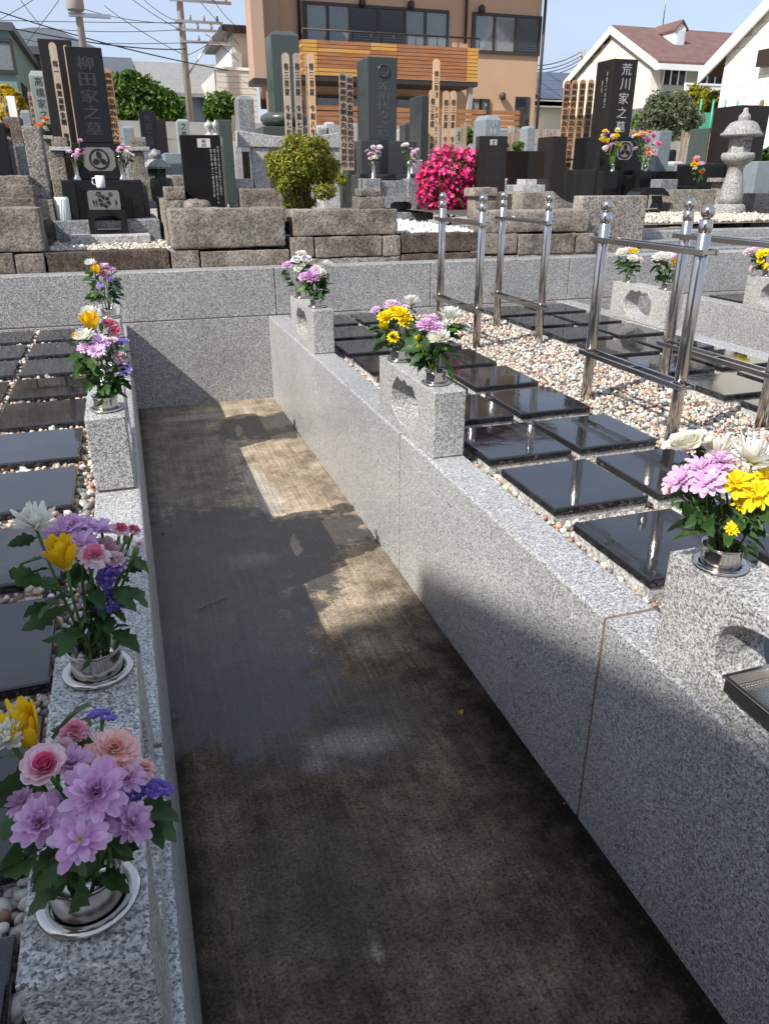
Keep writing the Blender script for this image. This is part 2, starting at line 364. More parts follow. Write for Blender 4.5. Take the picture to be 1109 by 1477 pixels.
M['dead'] = soft('dead_leaf', (.32, .17, .06), (.42, .25, .1), .2)
M['fol_green'] = leafy('tree_leaves', [(0, (.03, .065, .01)), (.5, (.075, .145, .018)), (1, (.15, .24, .03))])
M['fol_dark'] = leafy('dark_tree_leaves', [(0, (.025, .05, .012)), (.6, (.06, .11, .02)), (1, (.11, .17, .03))])
M['fol_olive'] = leafy('olive_leaves', [(0, (.05, .07, .035)), (.6, (.12, .15, .08)), (1, (.2, .23, .13))])
M['fol_yel'] = leafy('golden_leaves', [(0, (.09, .12, .015)), (.6, (.25, .24, .02)), (1, (.5, .38, .02))])
M['fol_gold'] = leafy('yellow_leaves', [(0, (.2, .14, .01)), (.5, (.45, .3, .01)), (1, (.62, .42, .02))])
M['fol_shrub'] = leafy('shrub_leaves', [(0, (.09, .12, .014)), (.5, (.21, .24, .022)), (.88, (.34, .32, .035)), (1, (.30, .14, .03))])
M['fol_az'] = leafy('azalea_leaves', [(0, (.03, .06, .012)), (1, (.1, .15, .03))])
M['blossom'] = leafy('azalea_petals', [(0, (.60, .015, .14)), (.5, (.80, .03, .22)), (1, (.90, .12, .34))], .3)

# wet concrete of the aisle
def aisle_mat():
    m, n, b = newmat('wet_concrete'); p = pos(n); sx = nd(n, 'ShaderNodeSeparateXYZ'); n.links.new(p, sx.inputs[0]); X, Y = sx.outputs[0], sx.outputs[1]
    def mr(v, a, b_, c, d): r = nd(n, 'ShaderNodeMapRange'); n.links.new(v, r.inputs['Value']); r.inputs['From Min'].default_value = a; r.inputs['From Max'].default_value = b_; r.inputs['To Min'].default_value = c; r.inputs['To Max'].default_value = d; return r.outputs[0]
    def wob(sc, det, amt): return mth(n, 'MULTIPLY', mth(n, 'SUBTRACT', noi(n, p, sc, det, .68), .5), amt)
    fine = noi(n, p, 150, 4, .75); brush = noi(n, pos(n, (75, 1.6, 1)), 1, 4, .75); mott = noi(n, p, 2.6, 6, .62); mid = noi(n, p, 11, 5, .65)
    base = ramp(n, mott, [(.26, (.26, .205, .145)), (.5, (.44, .355, .255)), (.74, (.60, .50, .38))])
    base = mixc(n, .75, base, ramp(n, mid, [(.3, .55), (.7, 1.25)]), 'MULTIPLY')
    blk = ramp(n, noi(n, p, 6.5, 9, .72, .3), [(.36, .45), (.56, 0)]); base = mixc(n, blk, base, (.018, .015, .011))
    # near half of the floor: base colour darker, still matt
    near_dark = mr(mth(n, 'ADD', Y, wob(2.2, 5, .9)), 2.0, 2.35, .88, 0); base = mixc(n, near_dark, base, mixc(n, 1.0, base, (.255, .235, .215), 'MULTIPLY'))
    # black algae at the right wall foot, a thinner dark strip along the left
    e = mth(n, 'ADD', mth(n, 'SUBTRACT', .919, X), wob(7, 7, .55)); al = ramp(n, e, [(.02, .95), (.26, 0)])
    base = mixc(n, mth(n, 'MULTIPLY', al, mr(Y, 1.6, 3.2, 1, .3)), base, (.010, .009, .007))
    base = mixc(n, ramp(n, mth(n, 'ADD', mth(n, 'ADD', X, .046), wob(14, 5, .12)), [(.0, .85), (.07, 0)]), base, (.014, .013, .011))
    # spilt water, darker and glossy, and the pale film it leaves when it dries
    warp = noi(n, p, 5.5, 7, .68)
    def blob(cx, cy, rx, ry, soft_=.25, wb=.7):
        dx = mth(n, 'DIVIDE', mth(n, 'SUBTRACT', X, cx), rx); dy = mth(n, 'DIVIDE', mth(n, 'SUBTRACT', Y, cy), ry)
        d = mth(n, 'ADD', mth(n, 'SQRT', mth(n, 'ADD', mth(n, 'MULTIPLY', dx, dx), mth(n, 'MULTIPLY', dy, dy))), mth(n, 'MULTIPLY', mth(n, 'SUBTRACT', warp, .5), wb * 2))
        return ramp(n, d, [(.75 - soft_ * .55, 1), (.75, 0)])
    def MX(*v):
        r = v[0]
        for q in v[1:]: r = mth(n, 'MAXIMUM', r, q)
        return r
    def sc(v, k): return mth(n, 'MULTIPLY', v, k)
    wet = MX(blob(.22, 2.9, .62, 1.0), blob(.16, 2.2, .50, .75, .3), blob(.66, 3.05, .40, .32), blob(.78, 4.75, .5, .42), sc(blob(.12, 4.4, .46, 1.9, .3, .5), .5), sc(blob(.40, 1.75, .50, .35, .6), .6), sc(blob(.2, 1.2, .4, .4, .7), .35))
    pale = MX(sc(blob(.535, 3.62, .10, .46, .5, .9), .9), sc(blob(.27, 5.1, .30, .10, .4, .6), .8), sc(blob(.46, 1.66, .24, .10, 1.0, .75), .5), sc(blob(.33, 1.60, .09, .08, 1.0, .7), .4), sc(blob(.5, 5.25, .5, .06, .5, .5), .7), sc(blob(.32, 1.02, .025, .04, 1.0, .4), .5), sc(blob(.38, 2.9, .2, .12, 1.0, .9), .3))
    base = mixc(n, sc(wet, .92), base, mixc(n, .75, mixc(n, 1.0, base, (.24, .235, .245), 'MULTIPLY'), (.040, .037, .036)))
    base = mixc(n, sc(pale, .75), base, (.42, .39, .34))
    base = mixc(n, .75, base, ramp(n, fine, [(.36, .35), (.6, 1.3)]), 'MULTIPLY'); base = mixc(n, .5, base, ramp(n, brush, [(.34, .42), (.64, 1.3)]), 'MULTIPLY')
    gv = nd(n, 'ShaderNodeTexVoronoi'); gv.inputs['Scale'].default_value = 190; n.links.new(p, gv.inputs['Vector']); gs = nd(n, 'ShaderNodeSeparateColor'); n.links.new(gv.outputs['Color'], gs.inputs['Color'])
    base = mixc(n, .5, base, ramp(n, gs.outputs[0], [(0, .2), (.14, .4), (.22, 1), (.8, 1.05), (.94, 1.4)]), 'MULTIPLY')
    n.links.new(base, b.inputs['Base Color'])
    n.links.new(mth(n, 'ADD', mth(n, 'SUBTRACT', .88, sc(wet, .50)), mth(n, 'MULTIPLY', mth(n, 'SUBTRACT', fine, .5), .25)), b.inputs['Roughness'])
    n.links.new(mth(n, 'ADD', .10, sc(wet, .5)), b.inputs['Specular IOR Level'])
    bump(n, b, mth(n, 'ADD', mth(n, 'MULTIPLY', fine, .7), mth(n, 'MULTIPLY', brush, .8)), .35, .004)
    return m
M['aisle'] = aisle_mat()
def pebble_mat():
    m, n, b = newmat('pebble_stone'); at = nd(n, 'ShaderNodeAttribute', attribute_name='tone')
    p = pos(n); cc = mixc(n, .5, at.outputs['Color'], ramp(n, noi(n, p, 160, 3), [(.3, .7), (.7, 1.15)]), 'MULTIPLY')
    n.links.new(cc, b.inputs['Base Color']); b.inputs['Roughness'].default_value = .5; return m
M['pebble'] = pebble_mat()
M['gravel_bed'] = plain('gravel_bed', (.22, .18, .15), .95, .5, 60, bmp=.6, bscale=90)
# ------------------------------------------------------------------ setting
XR, ZR, XL, YW, ZC, ZG = .919, .596, -.046, 5.437, .922, .540
WT = .136                                             # wall thickness
def sheet(name, x0, x1, y0, y1, z, mat):
    o = MB().add([(x0, y0, z), (x1, y0, z), (x1, y1, z), (x0, y1, z)], [(0, 1, 2, 3)]).build(name, mat); o['kind'] = 'structure'; return o
sheet('ground', -400, 400, -200, 5.5, -.03, M['path'])
sheet('terrace_ground', -400, 500, 5.5, 700, .915, M['path'])
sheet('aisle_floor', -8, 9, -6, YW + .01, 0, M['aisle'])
sheet('gravel_bed', XR + .1, 3.30, -2, YW, ZG - .012, M['gravel_bed'])
sheet('gravel_bed', -2.6, XL - .1, -2, YW, ZG - .012, M['gravel_bed'])
sheet('gravel_bed', 4.5, 9, -2, YW, ZG - .012, M['gravel_bed'])

def wall_y(name, label, x0, x1, seams, zt=ZR, mat='granite'):
    """a retaining wall along the aisle, of slab panels with mortared joints"""
    t = thing(name, label, 'wall')
    for a, b in zip(seams[:-1], seams[1:]):
        B(x0, x1, a + .003, b - .003, -.02, zt).build('panel', M[mat], t, bevel=.006)
    for a in seams[1:-1]: B(x0 + .0025, x1 - .0025, a - .004, a + .004, 0, zt - .0025).build('mortar_joint', M['mortar'], t)
    return t
wall_y('retaining_wall', 'long grey granite wall on the right side of the aisle, topped by flower blocks', XR, XR + WT, [-2.2, -.18, 1.214, 2.607, 4.0, YW - .002])
wall_y('retaining_wall', 'grey granite wall along the left side of the aisle, seen from above', XL - WT, XL, [-2.2, -.3, 1.10, 2.345, 3.75, YW - .002])
wall_y('retaining_wall', 'granite wall at the far side of the gravel bed, under the two white mum bouquets', 3.235, 3.371, [-2.2, -.18, 1.214, 2.607, 4.0, YW - .002], mat='granite_fine')
wall_y('retaining_wall', 'granite wall across the second aisle at the right edge of the picture', 4.40, 4.536, [-2.2, -.18, 1.214, 2.607, 4.0, YW - .002], mat='granite_fine')
t = thing('retaining_wall', 'tall granite wall closing the end of the aisle, below the old stone kerbs', 'wall')
sm = [-4.9, -3.72, -2.545, -1.37, -.194, .981, 2.154, 3.331, 4.506, 5.68, 6.9, 8.1, 9.3]
for a, b in zip(sm[:-1], sm[1:]): B(a + .0015, b - .0015, YW, YW + .17, ZR + .004, ZC).build('cap_panel', M['granite_fine'], t, bevel=.006)
s2 = [-4.9, -3.5, -2.0, -.12, .95, 3.3, 4.46, 6.4, 9.3]
for a, b in zip(s2[:-1], s2[1:]): B(a + .0015, b - .0015, YW, YW + .17, -.02, ZR).build('panel', M['granite_fine'], t, bevel=.004)
B(-4.9, 9.3, YW + .003, YW + .16, ZR - .002, ZR + .006).build('mortar_joint', M['mortar'], t)
for a in sm[1:-1]: B(a - .002, a + .002, YW + .003, YW + .16, ZR, ZC - .004).build('mortar_joint', M['mortar_dark'], t)

# ---- incense blocks with a cloud-shaped opening
BL, BH, BW = .61, .236, .118
def block_mesh(sc=.085):
    cy, cz = BL / 2, BH / 2 - .002; aw, ah = .148, .084
    angs = sorted(set([2 * math.pi * k / 40 for k in range(40)] + [math.atan2(sz * (BH - cz if sz > 0 else cz), sy * BL / 2) % (2 * math.pi) for sy in (-1, 1) for sz in (-1, 1)]))
    def hole(a):
        c, s = math.cos(a), math.sin(a); r = 1 / ((abs(c) / aw) ** 2.6 + (abs(s) / ah) ** 2.6) ** (1 / 2.6)
        if s > .1: r *= 1 + sc * math.cos(8 * (a - math.pi / 2)) * min(1, s * 1.6)
        return cy + r * c, cz + r * s
    def out(a):
        c, s = math.cos(a), math.sin(a); k = 1e9
        if abs(c) > 1e-9: k = min(k, BL / 2 / abs(c))
        if s > 1e-9: k = min(k, (BH - cz) / s)
        if s < -1e-9: k = min(k, cz / -s)
        return cy + k * c, cz + k * s
    n = len(angs); m = MB(); H = [hole(a) for a in angs]; O = [out(a) for a in angs]
    vs = [(0, *p) for p in H] + [(0, *p) for p in O] + [(BW, *p) for p in H] + [(BW, *p) for p in O]; fs = []
    for i in range(n):
        j = (i + 1) % n
        fs += [(i, j, n + j, n + i), (2 * n + i, 3 * n + i, 3 * n + j, 2 * n + j), (i, 2 * n + i, 2 * n + j, j), (n + i, n + j, 3 * n + j, 3 * n + i)]
    return m.add(vs, fs).mesh('incense_block', M['granite_block'])
BM = block_mesh(); BM_PLAIN = block_mesh(0.0)
def place_block(x, y, label, me=None):
    o = link('incense_block', me or BM, None, (x, y, ZR + .002), None, .004); return tag(o, label, 'stone block', 'granite blocks with an opening on the walls')
place_block(XR + .016, 4.09, 'granite block with an opening at the far end of the right aisle wall')
place_block(XR + .016, 2.30, 'granite block with a cloud-shaped opening at the middle of the right aisle wall')
place_block(XR + .016, .455, 'near granite block holding the metal incense tray in its opening', BM_PLAIN)
place_block(XL - WT + .004, 4.10, 'granite block at the far end of the left aisle wall, mostly behind flowers')
place_block(XL - WT + .004, 2.345, 'granite block with a blank end face midway along the left aisle wall')
place_block(XL - WT + .004, .52, 'nearest granite block on the left aisle wall, under two shaded bouquets')
place_block(3.238, 4.09, 'granite block with an opening under two white mum bouquets behind the steel stands')
place_block(4.403, 4.09, 'granite block with an opening at the right edge under pink and yellow flowers')

# ---- shelf tray in the near block
t = thing('incense_tray', 'perforated metal incense tray sticking out of the near granite block', 'tray', (XR - .012, .575, ZR + .074))
TX, TY, TH = .125, .265, .028
m = MB()
for a in (0, TX): m.box(a - .0015, a + .0015, 0, TY, 0, TH)
for a in (0, TY): m.box(.0015, TX - .0015, a - .0015, a + .0015, 0, TH)
m.build('side', M['steel_brushed'], t)
m = MB()
for x0, x1, y0, y1 in ((-.006, .002, -.006, TY + .006), (TX - .002, TX + .006, -.006, TY + .006), (.002, TX - .002, -.006, .002), (.002, TX - .002, TY - .002, TY + .006)): m.box(x0, x1, y0, y1, TH, TH + .004)
m.build('rim', M['steel'], t, bevel=.001)
m = MB()
k = 0
while .006 + k * .0065 < TY: m.box(.002, TX - .002, .006 + k * .0065, .0085 + k * .0065, .006, .0075); k += 1
k = 0
while .006 + k * .0065 < TX: m.box(.006 + k * .0065, .0085 + k * .0065, .003, TY - .003, .0078, .009); k += 1
m.build('perforated_floor', M['steel_brushed'], t)
B(.003, TX - .003, .003, TY - .003, .001, .003).build('drip_pan', M['steel_brushed'], t)

# ---- black plates on mortar beds
PLX, PLY, PITCHY = .333, .355, .455
slab_me = B(0, PLX, 0, PLY, .038, .066).mesh('slab', M['black_plate']); bed_me = B(.006, PLX - .006, .006, PLY - .006, -.02, .038).mesh('bed', M['granite_pale'])
ORD = ['first', 'second', 'third', 'fourth', 'fifth', 'sixth', 'seventh', 'eighth', 'ninth', 'tenth', 'eleventh', 'twelfth']
proto = thing('memorial_plate', 'x', 'plate', group='black memorial plates set in the gravel')
link('slab', slab_me, proto, bevel=.006, seg=3); link('bed', bed_me, proto)
used = False
def plates(xs, y_last, rows, where, skip=()):
    global used
    for k in range(rows):
        if k in skip: continue
        o = proto if not used else copy_tree(proto); used = True
        o.location = (xs + rnd.uniform(-.004, .004), y_last - k * PITCHY + rnd.uniform(-.004, .004), ZG - .008 + rnd.uniform(-.002, .002)); o.rotation_euler = (R(rnd.uniform(-.25, .25)), R(rnd.uniform(-.25, .25)), R(rnd.uniform(-.5, .5)))
        o['label'] = f'black plate, {ORD[k]} from the end wall, {where}'
plates(1.118, 4.965, 11, 'column beside the right aisle wall')
plates(1.488, 4.965, 11, 'second column beyond the right aisle wall')
plates(2.50, 4.945, 10, 'column just behind the steel stands')
plates(2.875, 4.945, 10, 'column at the far edge of the gravel bed')
plates(XL - WT - .062 - PLX, 4.985, 12, 'column beside the left aisle wall')
plates(XL - WT - .095 - 2 * PLX, 4.985, 6, 'outer column at the left picture edge')
plates(4.60, 4.945, 1, 'bed across the second aisle')

# ---- pebbles
def ico(sub):
    import bmesh
    bm = bmesh.new(); bmesh.ops.create_icosphere(bm, subdivisions=sub, radius=1); v = np.array([x.co[:] for x in bm.verts]); f = np.array([[x.index for x in p.verts] for p in bm.faces]); bm.free(); return v, f
def pebbles(name, label, P, rad, palette, sub=2, seed=1, flat=(.55, .85)):
    g = np.random.default_rng(seed); V, F = ico(sub); n = len(P); nv = len(V)
    s = rad * np.where(g.random(n) < .25, g.uniform(1.1, 1.55, n), g.uniform(.5, 1.05, n)); ax = np.stack([s * g.uniform(.9, 1.35, n), s * g.uniform(.75, 1.0, n), s * g.uniform(*flat, n)], 1)
    q = g.normal(size=(n, 4)) * np.array([1, .28, .28, 1]); q /= np.linalg.norm(q, axis=1)[:, None]
    a, b, c, d = q.T
    Rm = np.stack([1 - 2 * (c * c + d * d), 2 * (b * c - a * d), 2 * (b * d + a * c), 2 * (b * c + a * d), 1 - 2 * (b * b + d * d), 2 * (c * d - a * b), 2 * (b * d - a * c), 2 * (c * d + a * b), 1 - 2 * (b * b + c * c)], 1).reshape(n, 3, 3)
    base = V[None] * (1 + .13 * g.normal(size=(n, nv, 1)) * .8) * ax[:, None]
    X = np.einsum('nij,nvj->nvi', Rm, base) + P[:, None]
    me = bpy.data.meshes.new(name); nf = len(F)
    me.vertices.add(n * nv); me.vertices.foreach_set('co', X.reshape(-1).astype(np.float32))
    FF = (F[None] + (np.arange(n) * nv)[:, None, None]).reshape(-1)
    me.loops.add(len(FF)); me.loops.foreach_set('vertex_index', FF.astype(np.int32))
    me.polygons.add(n * nf); me.polygons.foreach_set('loop_start', (np.arange(n * nf) * 3).astype(np.int32)); me.polygons.foreach_set('use_smooth', np.ones(n * nf, bool))
    pal = np.array(palette); wts = pal[:, 3] / pal[:, 3].sum(); pick = g.choice(len(pal), n, p=wts); colr = np.clip(pal[pick, :3] * g.uniform(.75, 1.2, (n, 1)), 0, 1)
    at = me.attributes.new('tone', 'FLOAT_COLOR', 'POINT'); cc = np.ones((n, nv, 4)); cc[:, :, :3] = colr[:, None]; at.data.foreach_set('color', cc.reshape(-1).astype(np.float32))
    me.materials.append(M['pebble']); me.update(); me.validate()
    o = link(name, me); return tag(o, label, 'gravel', kind='stuff')
PAL = [(.60, .56, .48, 4), (.46, .44, .38, 3), (.50, .33, .22, 2.4), (.36, .18, .13, 1.6), (.26, .25, .24, 2.4), (.09, .09, .095, 1.7), (.62, .60, .57, 2.4), (.33, .35, .29, 1.8), (.60, .45, .33, 2), (.20, .11, .09, 1.2)]
def scatter(x0, x1, y0, y1, step, z, holes, seed, zj=.006):
    g = np.random.default_rng(seed); xs = np.arange(x0, x1, step); ys = np.arange(y0, y1, step * .95); X, Y = np.meshgrid(xs, ys); X = X.copy(); X[::2] += step / 2
    P = np.stack([X.ravel(), Y.ravel()], 1); P += g.uniform(-.42, .42, P.shape) * step
    ok = (P[:, 0] > x0) & (P[:, 0] < x1) & (P[:, 1] > y0) & (P[:, 1] < y1)
    for (a, b, c, d) in holes: ok &= ~((P[:, 0] > a) & (P[:, 0] < b) & (P[:, 1] > c) & (P[:, 1] < d))
    P = P[ok]; return np.concatenate([P, (z + g.uniform(-zj, zj * 1.1, len(P)))[:, None]], 1)
def plate_holes(xs, y_last, rows): return [(xs + .012, xs + PLX - .012, y_last - k * PITCHY + .012, y_last - k * PITCHY + PLY - .012) for k in range(rows)]
hr = plate_holes(1.118, 4.965, 11) + plate_holes(1.488, 4.965, 11) + plate_holes(2.50, 4.945, 10) + plate_holes(2.875, 4.945, 10)
def lay(name, label, x0, x1, y0, y1, step, holes, seed, sub, rad, up=0):
    P = np.concatenate([scatter(x0, x1, y0, y1, step, ZG + up, holes, seed), scatter(x0, x1, y0, y1, step * 1.2, ZG + .010 + up, holes, seed + 50)]); pebbles(name, label, P, rad, PAL, sub, seed)
lay('gravel', 'mixed white, pink and brown pebbles around the nearer plates on the right', XR + WT + .006, 2.48, 1.12, 2.75, .0168, hr, 3, 2, .0092, -.008)
lay('gravel', 'mixed pebbles under the farther steel stands up to the end wall', XR + WT + .006, 3.22, 2.75, 5.43, .0195, hr, 4, 1, .0105, -.004)
lay('gravel', 'mixed pebbles behind the nearer steel stands at the right edge', 2.48, 3.22, 2.0, 2.75, .0195, hr, 5, 1, .0105, -.006)
lay('gravel', 'mixed pebbles at the near end of the right bed, beside the near block', XR + WT + .006, 2.48, -.1, 1.12, .0215, hr, 8, 1, .0115, -.006)
lay('gravel', 'mixed pebbles at the near end of the far plate columns', 2.48, 3.22, -.1, 2.0, .0215, hr, 9, 1, .0115, -.006)
lay('gravel', 'mixed pebbles in the bed across the second aisle', 4.545, 5.6, 3.2, 5.43, .026, plate_holes(4.60, 4.945, 1), 10, 1, .014, 0)
hl = plate_holes(XL - WT - .062 - PLX, 4.985, 12) + plate_holes(XL - WT - .095 - 2 * PLX, 4.985, 6)
lay('gravel', 'mixed pebbles between the farther plates on the left', -1.12, XL - WT - .006, 2.0, 5.43, .024, hl, 6, 1, .0115, .022)
lay('gravel', 'mixed pebbles beside the nearest left block and plates', -.75, XL - WT - .006, .1, 2.0, .0205, hl, 7, 2, .0108, .016)

# ---- steel stands
def stand(x, y0, y1, label):
    t = thing('board_stand', label, 'steel stand', (x, y0, ZG - .01), group='stainless steel board stands in the gravel'); h = .84; Lx = y1 - y0
    for yy in (0, Lx):
        p = MB().lathe([(.0235, -.1), (.0235, h - .055), (.0215, h - .053), (.0215, h - .05), (.0235, h - .048), (.0235, h - .008), (.012, h - .004)], 24, (0, yy, 0)).build('post', M['steel'], t)
        MB().lathe([(.001, -.025)] + [(.025 * math.sin(math.pi * k / 12), -.025 * math.cos(math.pi * k / 12)) for k in range(1, 12)] + [(.001, .025)], 20, (0, yy, h + .018)).build('ball_finial', M['steel'], p)
    for z in (.235, .725):
        for dx in (-.030, .030): B(dx - .0045, dx + .0045, -.05, Lx + .05, z - .011, z + .011).build('rail', M['steel'], t, bevel=.002)
        for yy in (-.04, .04, Lx / 2, Lx - .04, Lx + .04): B(-.0255, .0255, yy - .005, yy + .005, z - .006, z + .006).build('spacer', M['steel'], t)
    return t
stand(1.967, 4.19, 4.79, 'steel two-post stand at the far left, nearest the bouquets on the wall')
stand(2.395, 4.195, 4.79, 'steel two-post stand, second from the left, over plates by the end wall')
stand(1.970, 2.344, 2.967, 'large steel two-post stand in the centre of the gravel bed')
stand(2.435, 2.37, 3.02, 'steel stand at the right picture edge behind the large one')
# ------------------------------------------------------------------ flowers
def petal_v(Lp, Wp, phi, curl, cup=.25, ns=5, tip=1.3, ruffle=0, seed=0, w0=.25):
    g = random.Random(seed); vs = []; fs = []; x = z = 0; a = phi
    for i in range(ns + 1):
        t = i / ns; wv = Wp * (w0 + (1 - w0) * math.sin(min(1, t / .62) * math.pi / 2)) if t < .62 else Wp * math.sqrt(max(0, 1 - ((t - .62) / .38) ** 2 * (1 - tip * .35))) * (1 if t < .99 else .62)
        nx, nz = -math.sin(a), math.cos(a)
        for s in (-1, 0, 1):
            k = cup * wv * abs(s) + (ruffle * Lp * g.uniform(-1, 1) * t if ruffle else 0)
            vs.append((x + nx * k, s * wv / 2, z + nz * k))
        x += math.cos(a) * Lp / ns; z += math.sin(a) * Lp / ns; a += curl / ns
    for i in range(ns):
        for s in (0, 1): b = i * 3 + s; fs.append((b, b + 1, b + 4, b + 3))
    return vs, fs
def rotz(vs, a, dr=0, dz=0):
    c, s = math.cos(a), math.sin(a); return [((x + dr) * c - y * s, (x + dr) * s + y * c, z + dz) for x, y, z in vs]
# layers: (count, elevation deg, curl deg, length, width, start radius, start height)
KINDS = {
 'mum':  [(17, 12, 30, .95, .27, .06, 0), (15, 28, 38, .90, .22, .05, .04), (13, 46, 42, .78, .20, .04, .08), (10, 64, 40, .62, .17, .03, .1), (7, 80, 35, .42, .13, .01, .12)],
 'cup':  [(9, 44, 46, 1.22, .52, .10, 0), (9, 56, 44, 1.22, .48, .08, .03), (8, 68, 36, 1.1, .42, .06, .05), (7, 78, 30, .9, .34, .04, .06)],
 'daisy': [(12, 8, -14, .90, .36, .1, 0), (11, 24, -4, .82, .34, .09, .04), (8, 46, 8, .56, .26, .07, .07)],
 'lilac_mum': [(13, 4, 8, .92, .36, .08, 0), (12, 20, 20, .88, .35, .07, .04), (11, 38, 28, .76, .31, .05, .07), (9, 58, 28, .56, .25, .03, .1), (6, 78, 14, .36, .17, .01, .12)],
}
_hm = {}
def head_mesh(kind, color, var):
    key = (kind, color, var)
    if key in _hm: return _hm[key]
    g = random.Random(hash((kind, color)) % 1000 + var * 17 if False else var * 17 + len(kind) * 5 + len(color)); m = MB()
    if kind in KINDS:
        for li, (n, el, cu, Lp, Wp, r0, h0) in enumerate(KINDS[kind]):
            for k in range(n):
                vs, fs = petal_v(Lp * g.uniform(.88, 1.08), Wp * g.uniform(.9, 1.12), R(el + g.uniform(-8, 8)), R(cu + g.uniform(-12, 12)), .22)
                m.add(rotz(vs, 2 * math.pi * (k + .5 * (li % 2) + g.uniform(-.2, .2)) / n, r0, h0), fs, True)
    elif kind == 'carnation':
        for li in range(7):
            n = 5 + li * 2; el = 82 - li * 12.5
            for k in range(n):
                vs, fs = petal_v(.42 + .075 * li + g.uniform(-.05, .05), .42, R(el + g.uniform(-12, 12)), R(-18 + g.uniform(-20, 20)), .05, 4, 1.4, .10, g.randint(0, 9999), .15)
                m.add(rotz(vs, 2 * math.pi * (k + g.random()) / n, .03 * li, .42 - .06 * li), fs, True)
    elif kind == 'rose':
        for li in range(6):
            n = 3 + li; el = 88 - li * 9
            for k in range(n):
                vs, fs = petal_v(.62 + .09 * li, .72 + .04 * li, R(el + g.uniform(-7, 7)), R(26 - li * 12 + g.uniform(-16, 16)), .22, 6, 1.5, .06, g.randint(0, 9999), .3)
                m.add(rotz(vs, 2 * math.pi * (k + .37 * li + g.uniform(-.2, .2)) / n, .04 * li, .10 - .02 * li), fs, True)
    elif kind == 'statice':
        for k in range(85):
            px, py = g.uniform(-1, 1), g.uniform(-.55, .55)
            if (px ** 2 + (py / .55) ** 2) > 1: continue
            pz = .28 * (1 - px * px) + g.uniform(-.10, .10); s = g.uniform(.13, .2); a0 = g.random() * 6.3; vs = [(px, py, pz - s * .7)]
            for q in range(5): a = a0 + q * 1.2566; vs.append((px + s * math.cos(a), py + s * math.sin(a), pz + s * .45 + g.uniform(-.05, .05)))
            m.add(vs, [(0, q + 1, (q + 1) % 5 + 1) for q in range(5)])
    elif kind == 'bud':
        m.lathe([(.02, -.9), (.22, -.75), (.34, -.35), (.36, 0), (.30, .3), (.2, .5), (.02, .6)], 10, close=False)
    me = m.mesh(kind, M['p_' + color] if kind != 'bud' else M['bud']); _hm[key] = me
    if kind in ('rose', 'carnation') and color in ('hotpink', 'violet'):       # pale outer petals
        me.materials.append(M['p_palepink' if color == 'hotpink' else 'p_white']); nf = len(me.polygons)
        for i, p in enumerate(me.polygons):
            if i > nf * (.52 if color == 'hotpink' else .4): p.material_index = 1
    return me
DISC = MB().lathe([(.20, -.02), (.19, .05), (.12, .10), (.02, .12)], 14, close=False).mesh('disc', M['disc'])
DISCG = MB().lathe([(.20, -.02), (.19, .05), (.12, .10), (.02, .12)], 14, close=False).mesh('disc', M['disc_green'])
_pm = {}
def petal_mesh(kind, li, color):
    if (kind, li, color) not in _pm:
        n, el, cu, Lp, Wp, r0, h0 = KINDS[kind][li]; vs, fs = petal_v(Lp, Wp, R(el), R(cu), .22); _pm[kind, li, color] = MB().add([(x + r0, y, z + h0) for x, y, z in vs], fs, True).mesh('petal', M['p_' + color])
    return _pm[kind, li, color]
NAMES = {'mum': 'chrysanthemum', 'cup': 'chrysanthemum', 'daisy': 'daisy', 'lilac_mum': 'chrysanthemum', 'carnation': 'carnation', 'rose': 'ruffled_flower', 'statice': 'statice_spray', 'bud': 'bud'}
def leaf_mesh(var, mat):
    g = random.Random(var); st = [(0, .015), (.14, .03), (.24, .16), (.33, .12), (.45, .25), (.55, .17), (.67, .23), (.78, .13), (.88, .12), (1, .005)]
    vs = []; fs = []; cu = g.uniform(.2, .8); tw = g.uniform(-.3, .3)
    for t, wv in st:
        z = -cu * t * t * .8 + .12 * t; wv *= g.uniform(.85, 1.15)
        for s in (-1, 0, 1): vs.append((t, s * wv, z + (.34 * wv + tw * wv * s if s else 0) + g.uniform(-.018, .018)))
    for i in range(len(st) - 1):
        for s in (0, 1): b = i * 3 + s; fs.append((b, b + 3, b + 4, b + 1))
    return MB().add(vs, fs, True).mesh('leaf', mat)
LEAF = [leaf_mesh(i, M['leaf']) for i in range(4)]; LEAFD = [leaf_mesh(i + 9, M['leaf_dk']) for i in range(4)]

vase_flange = MB().lathe([(.036, .0), (.047, .0), (.0505, .003), (.0495, .007), (.043, .0085), (.0385, .006), (.037, .004)], 36, close=False).mesh('flange', M['steel'])
vase_cup = MB().lathe([(.0355, .0), (.0355, .036), (.0375, .042), (.0395, .044), (.0385, .0455), (.036, .043), (.034, .036), (.033, .012), (.001, .012)], 36, close=False).mesh('cup', M['steel'])
def vase(x, y, z, label, s=1):
    t = thing('flower_vase', label, 'vase', (x, y, z + .0015), group='short stainless steel vases on the blocks'); link('flange', vase_flange, t); link('cup', vase_cup, t)
    t.scale = (s, s, s); return t

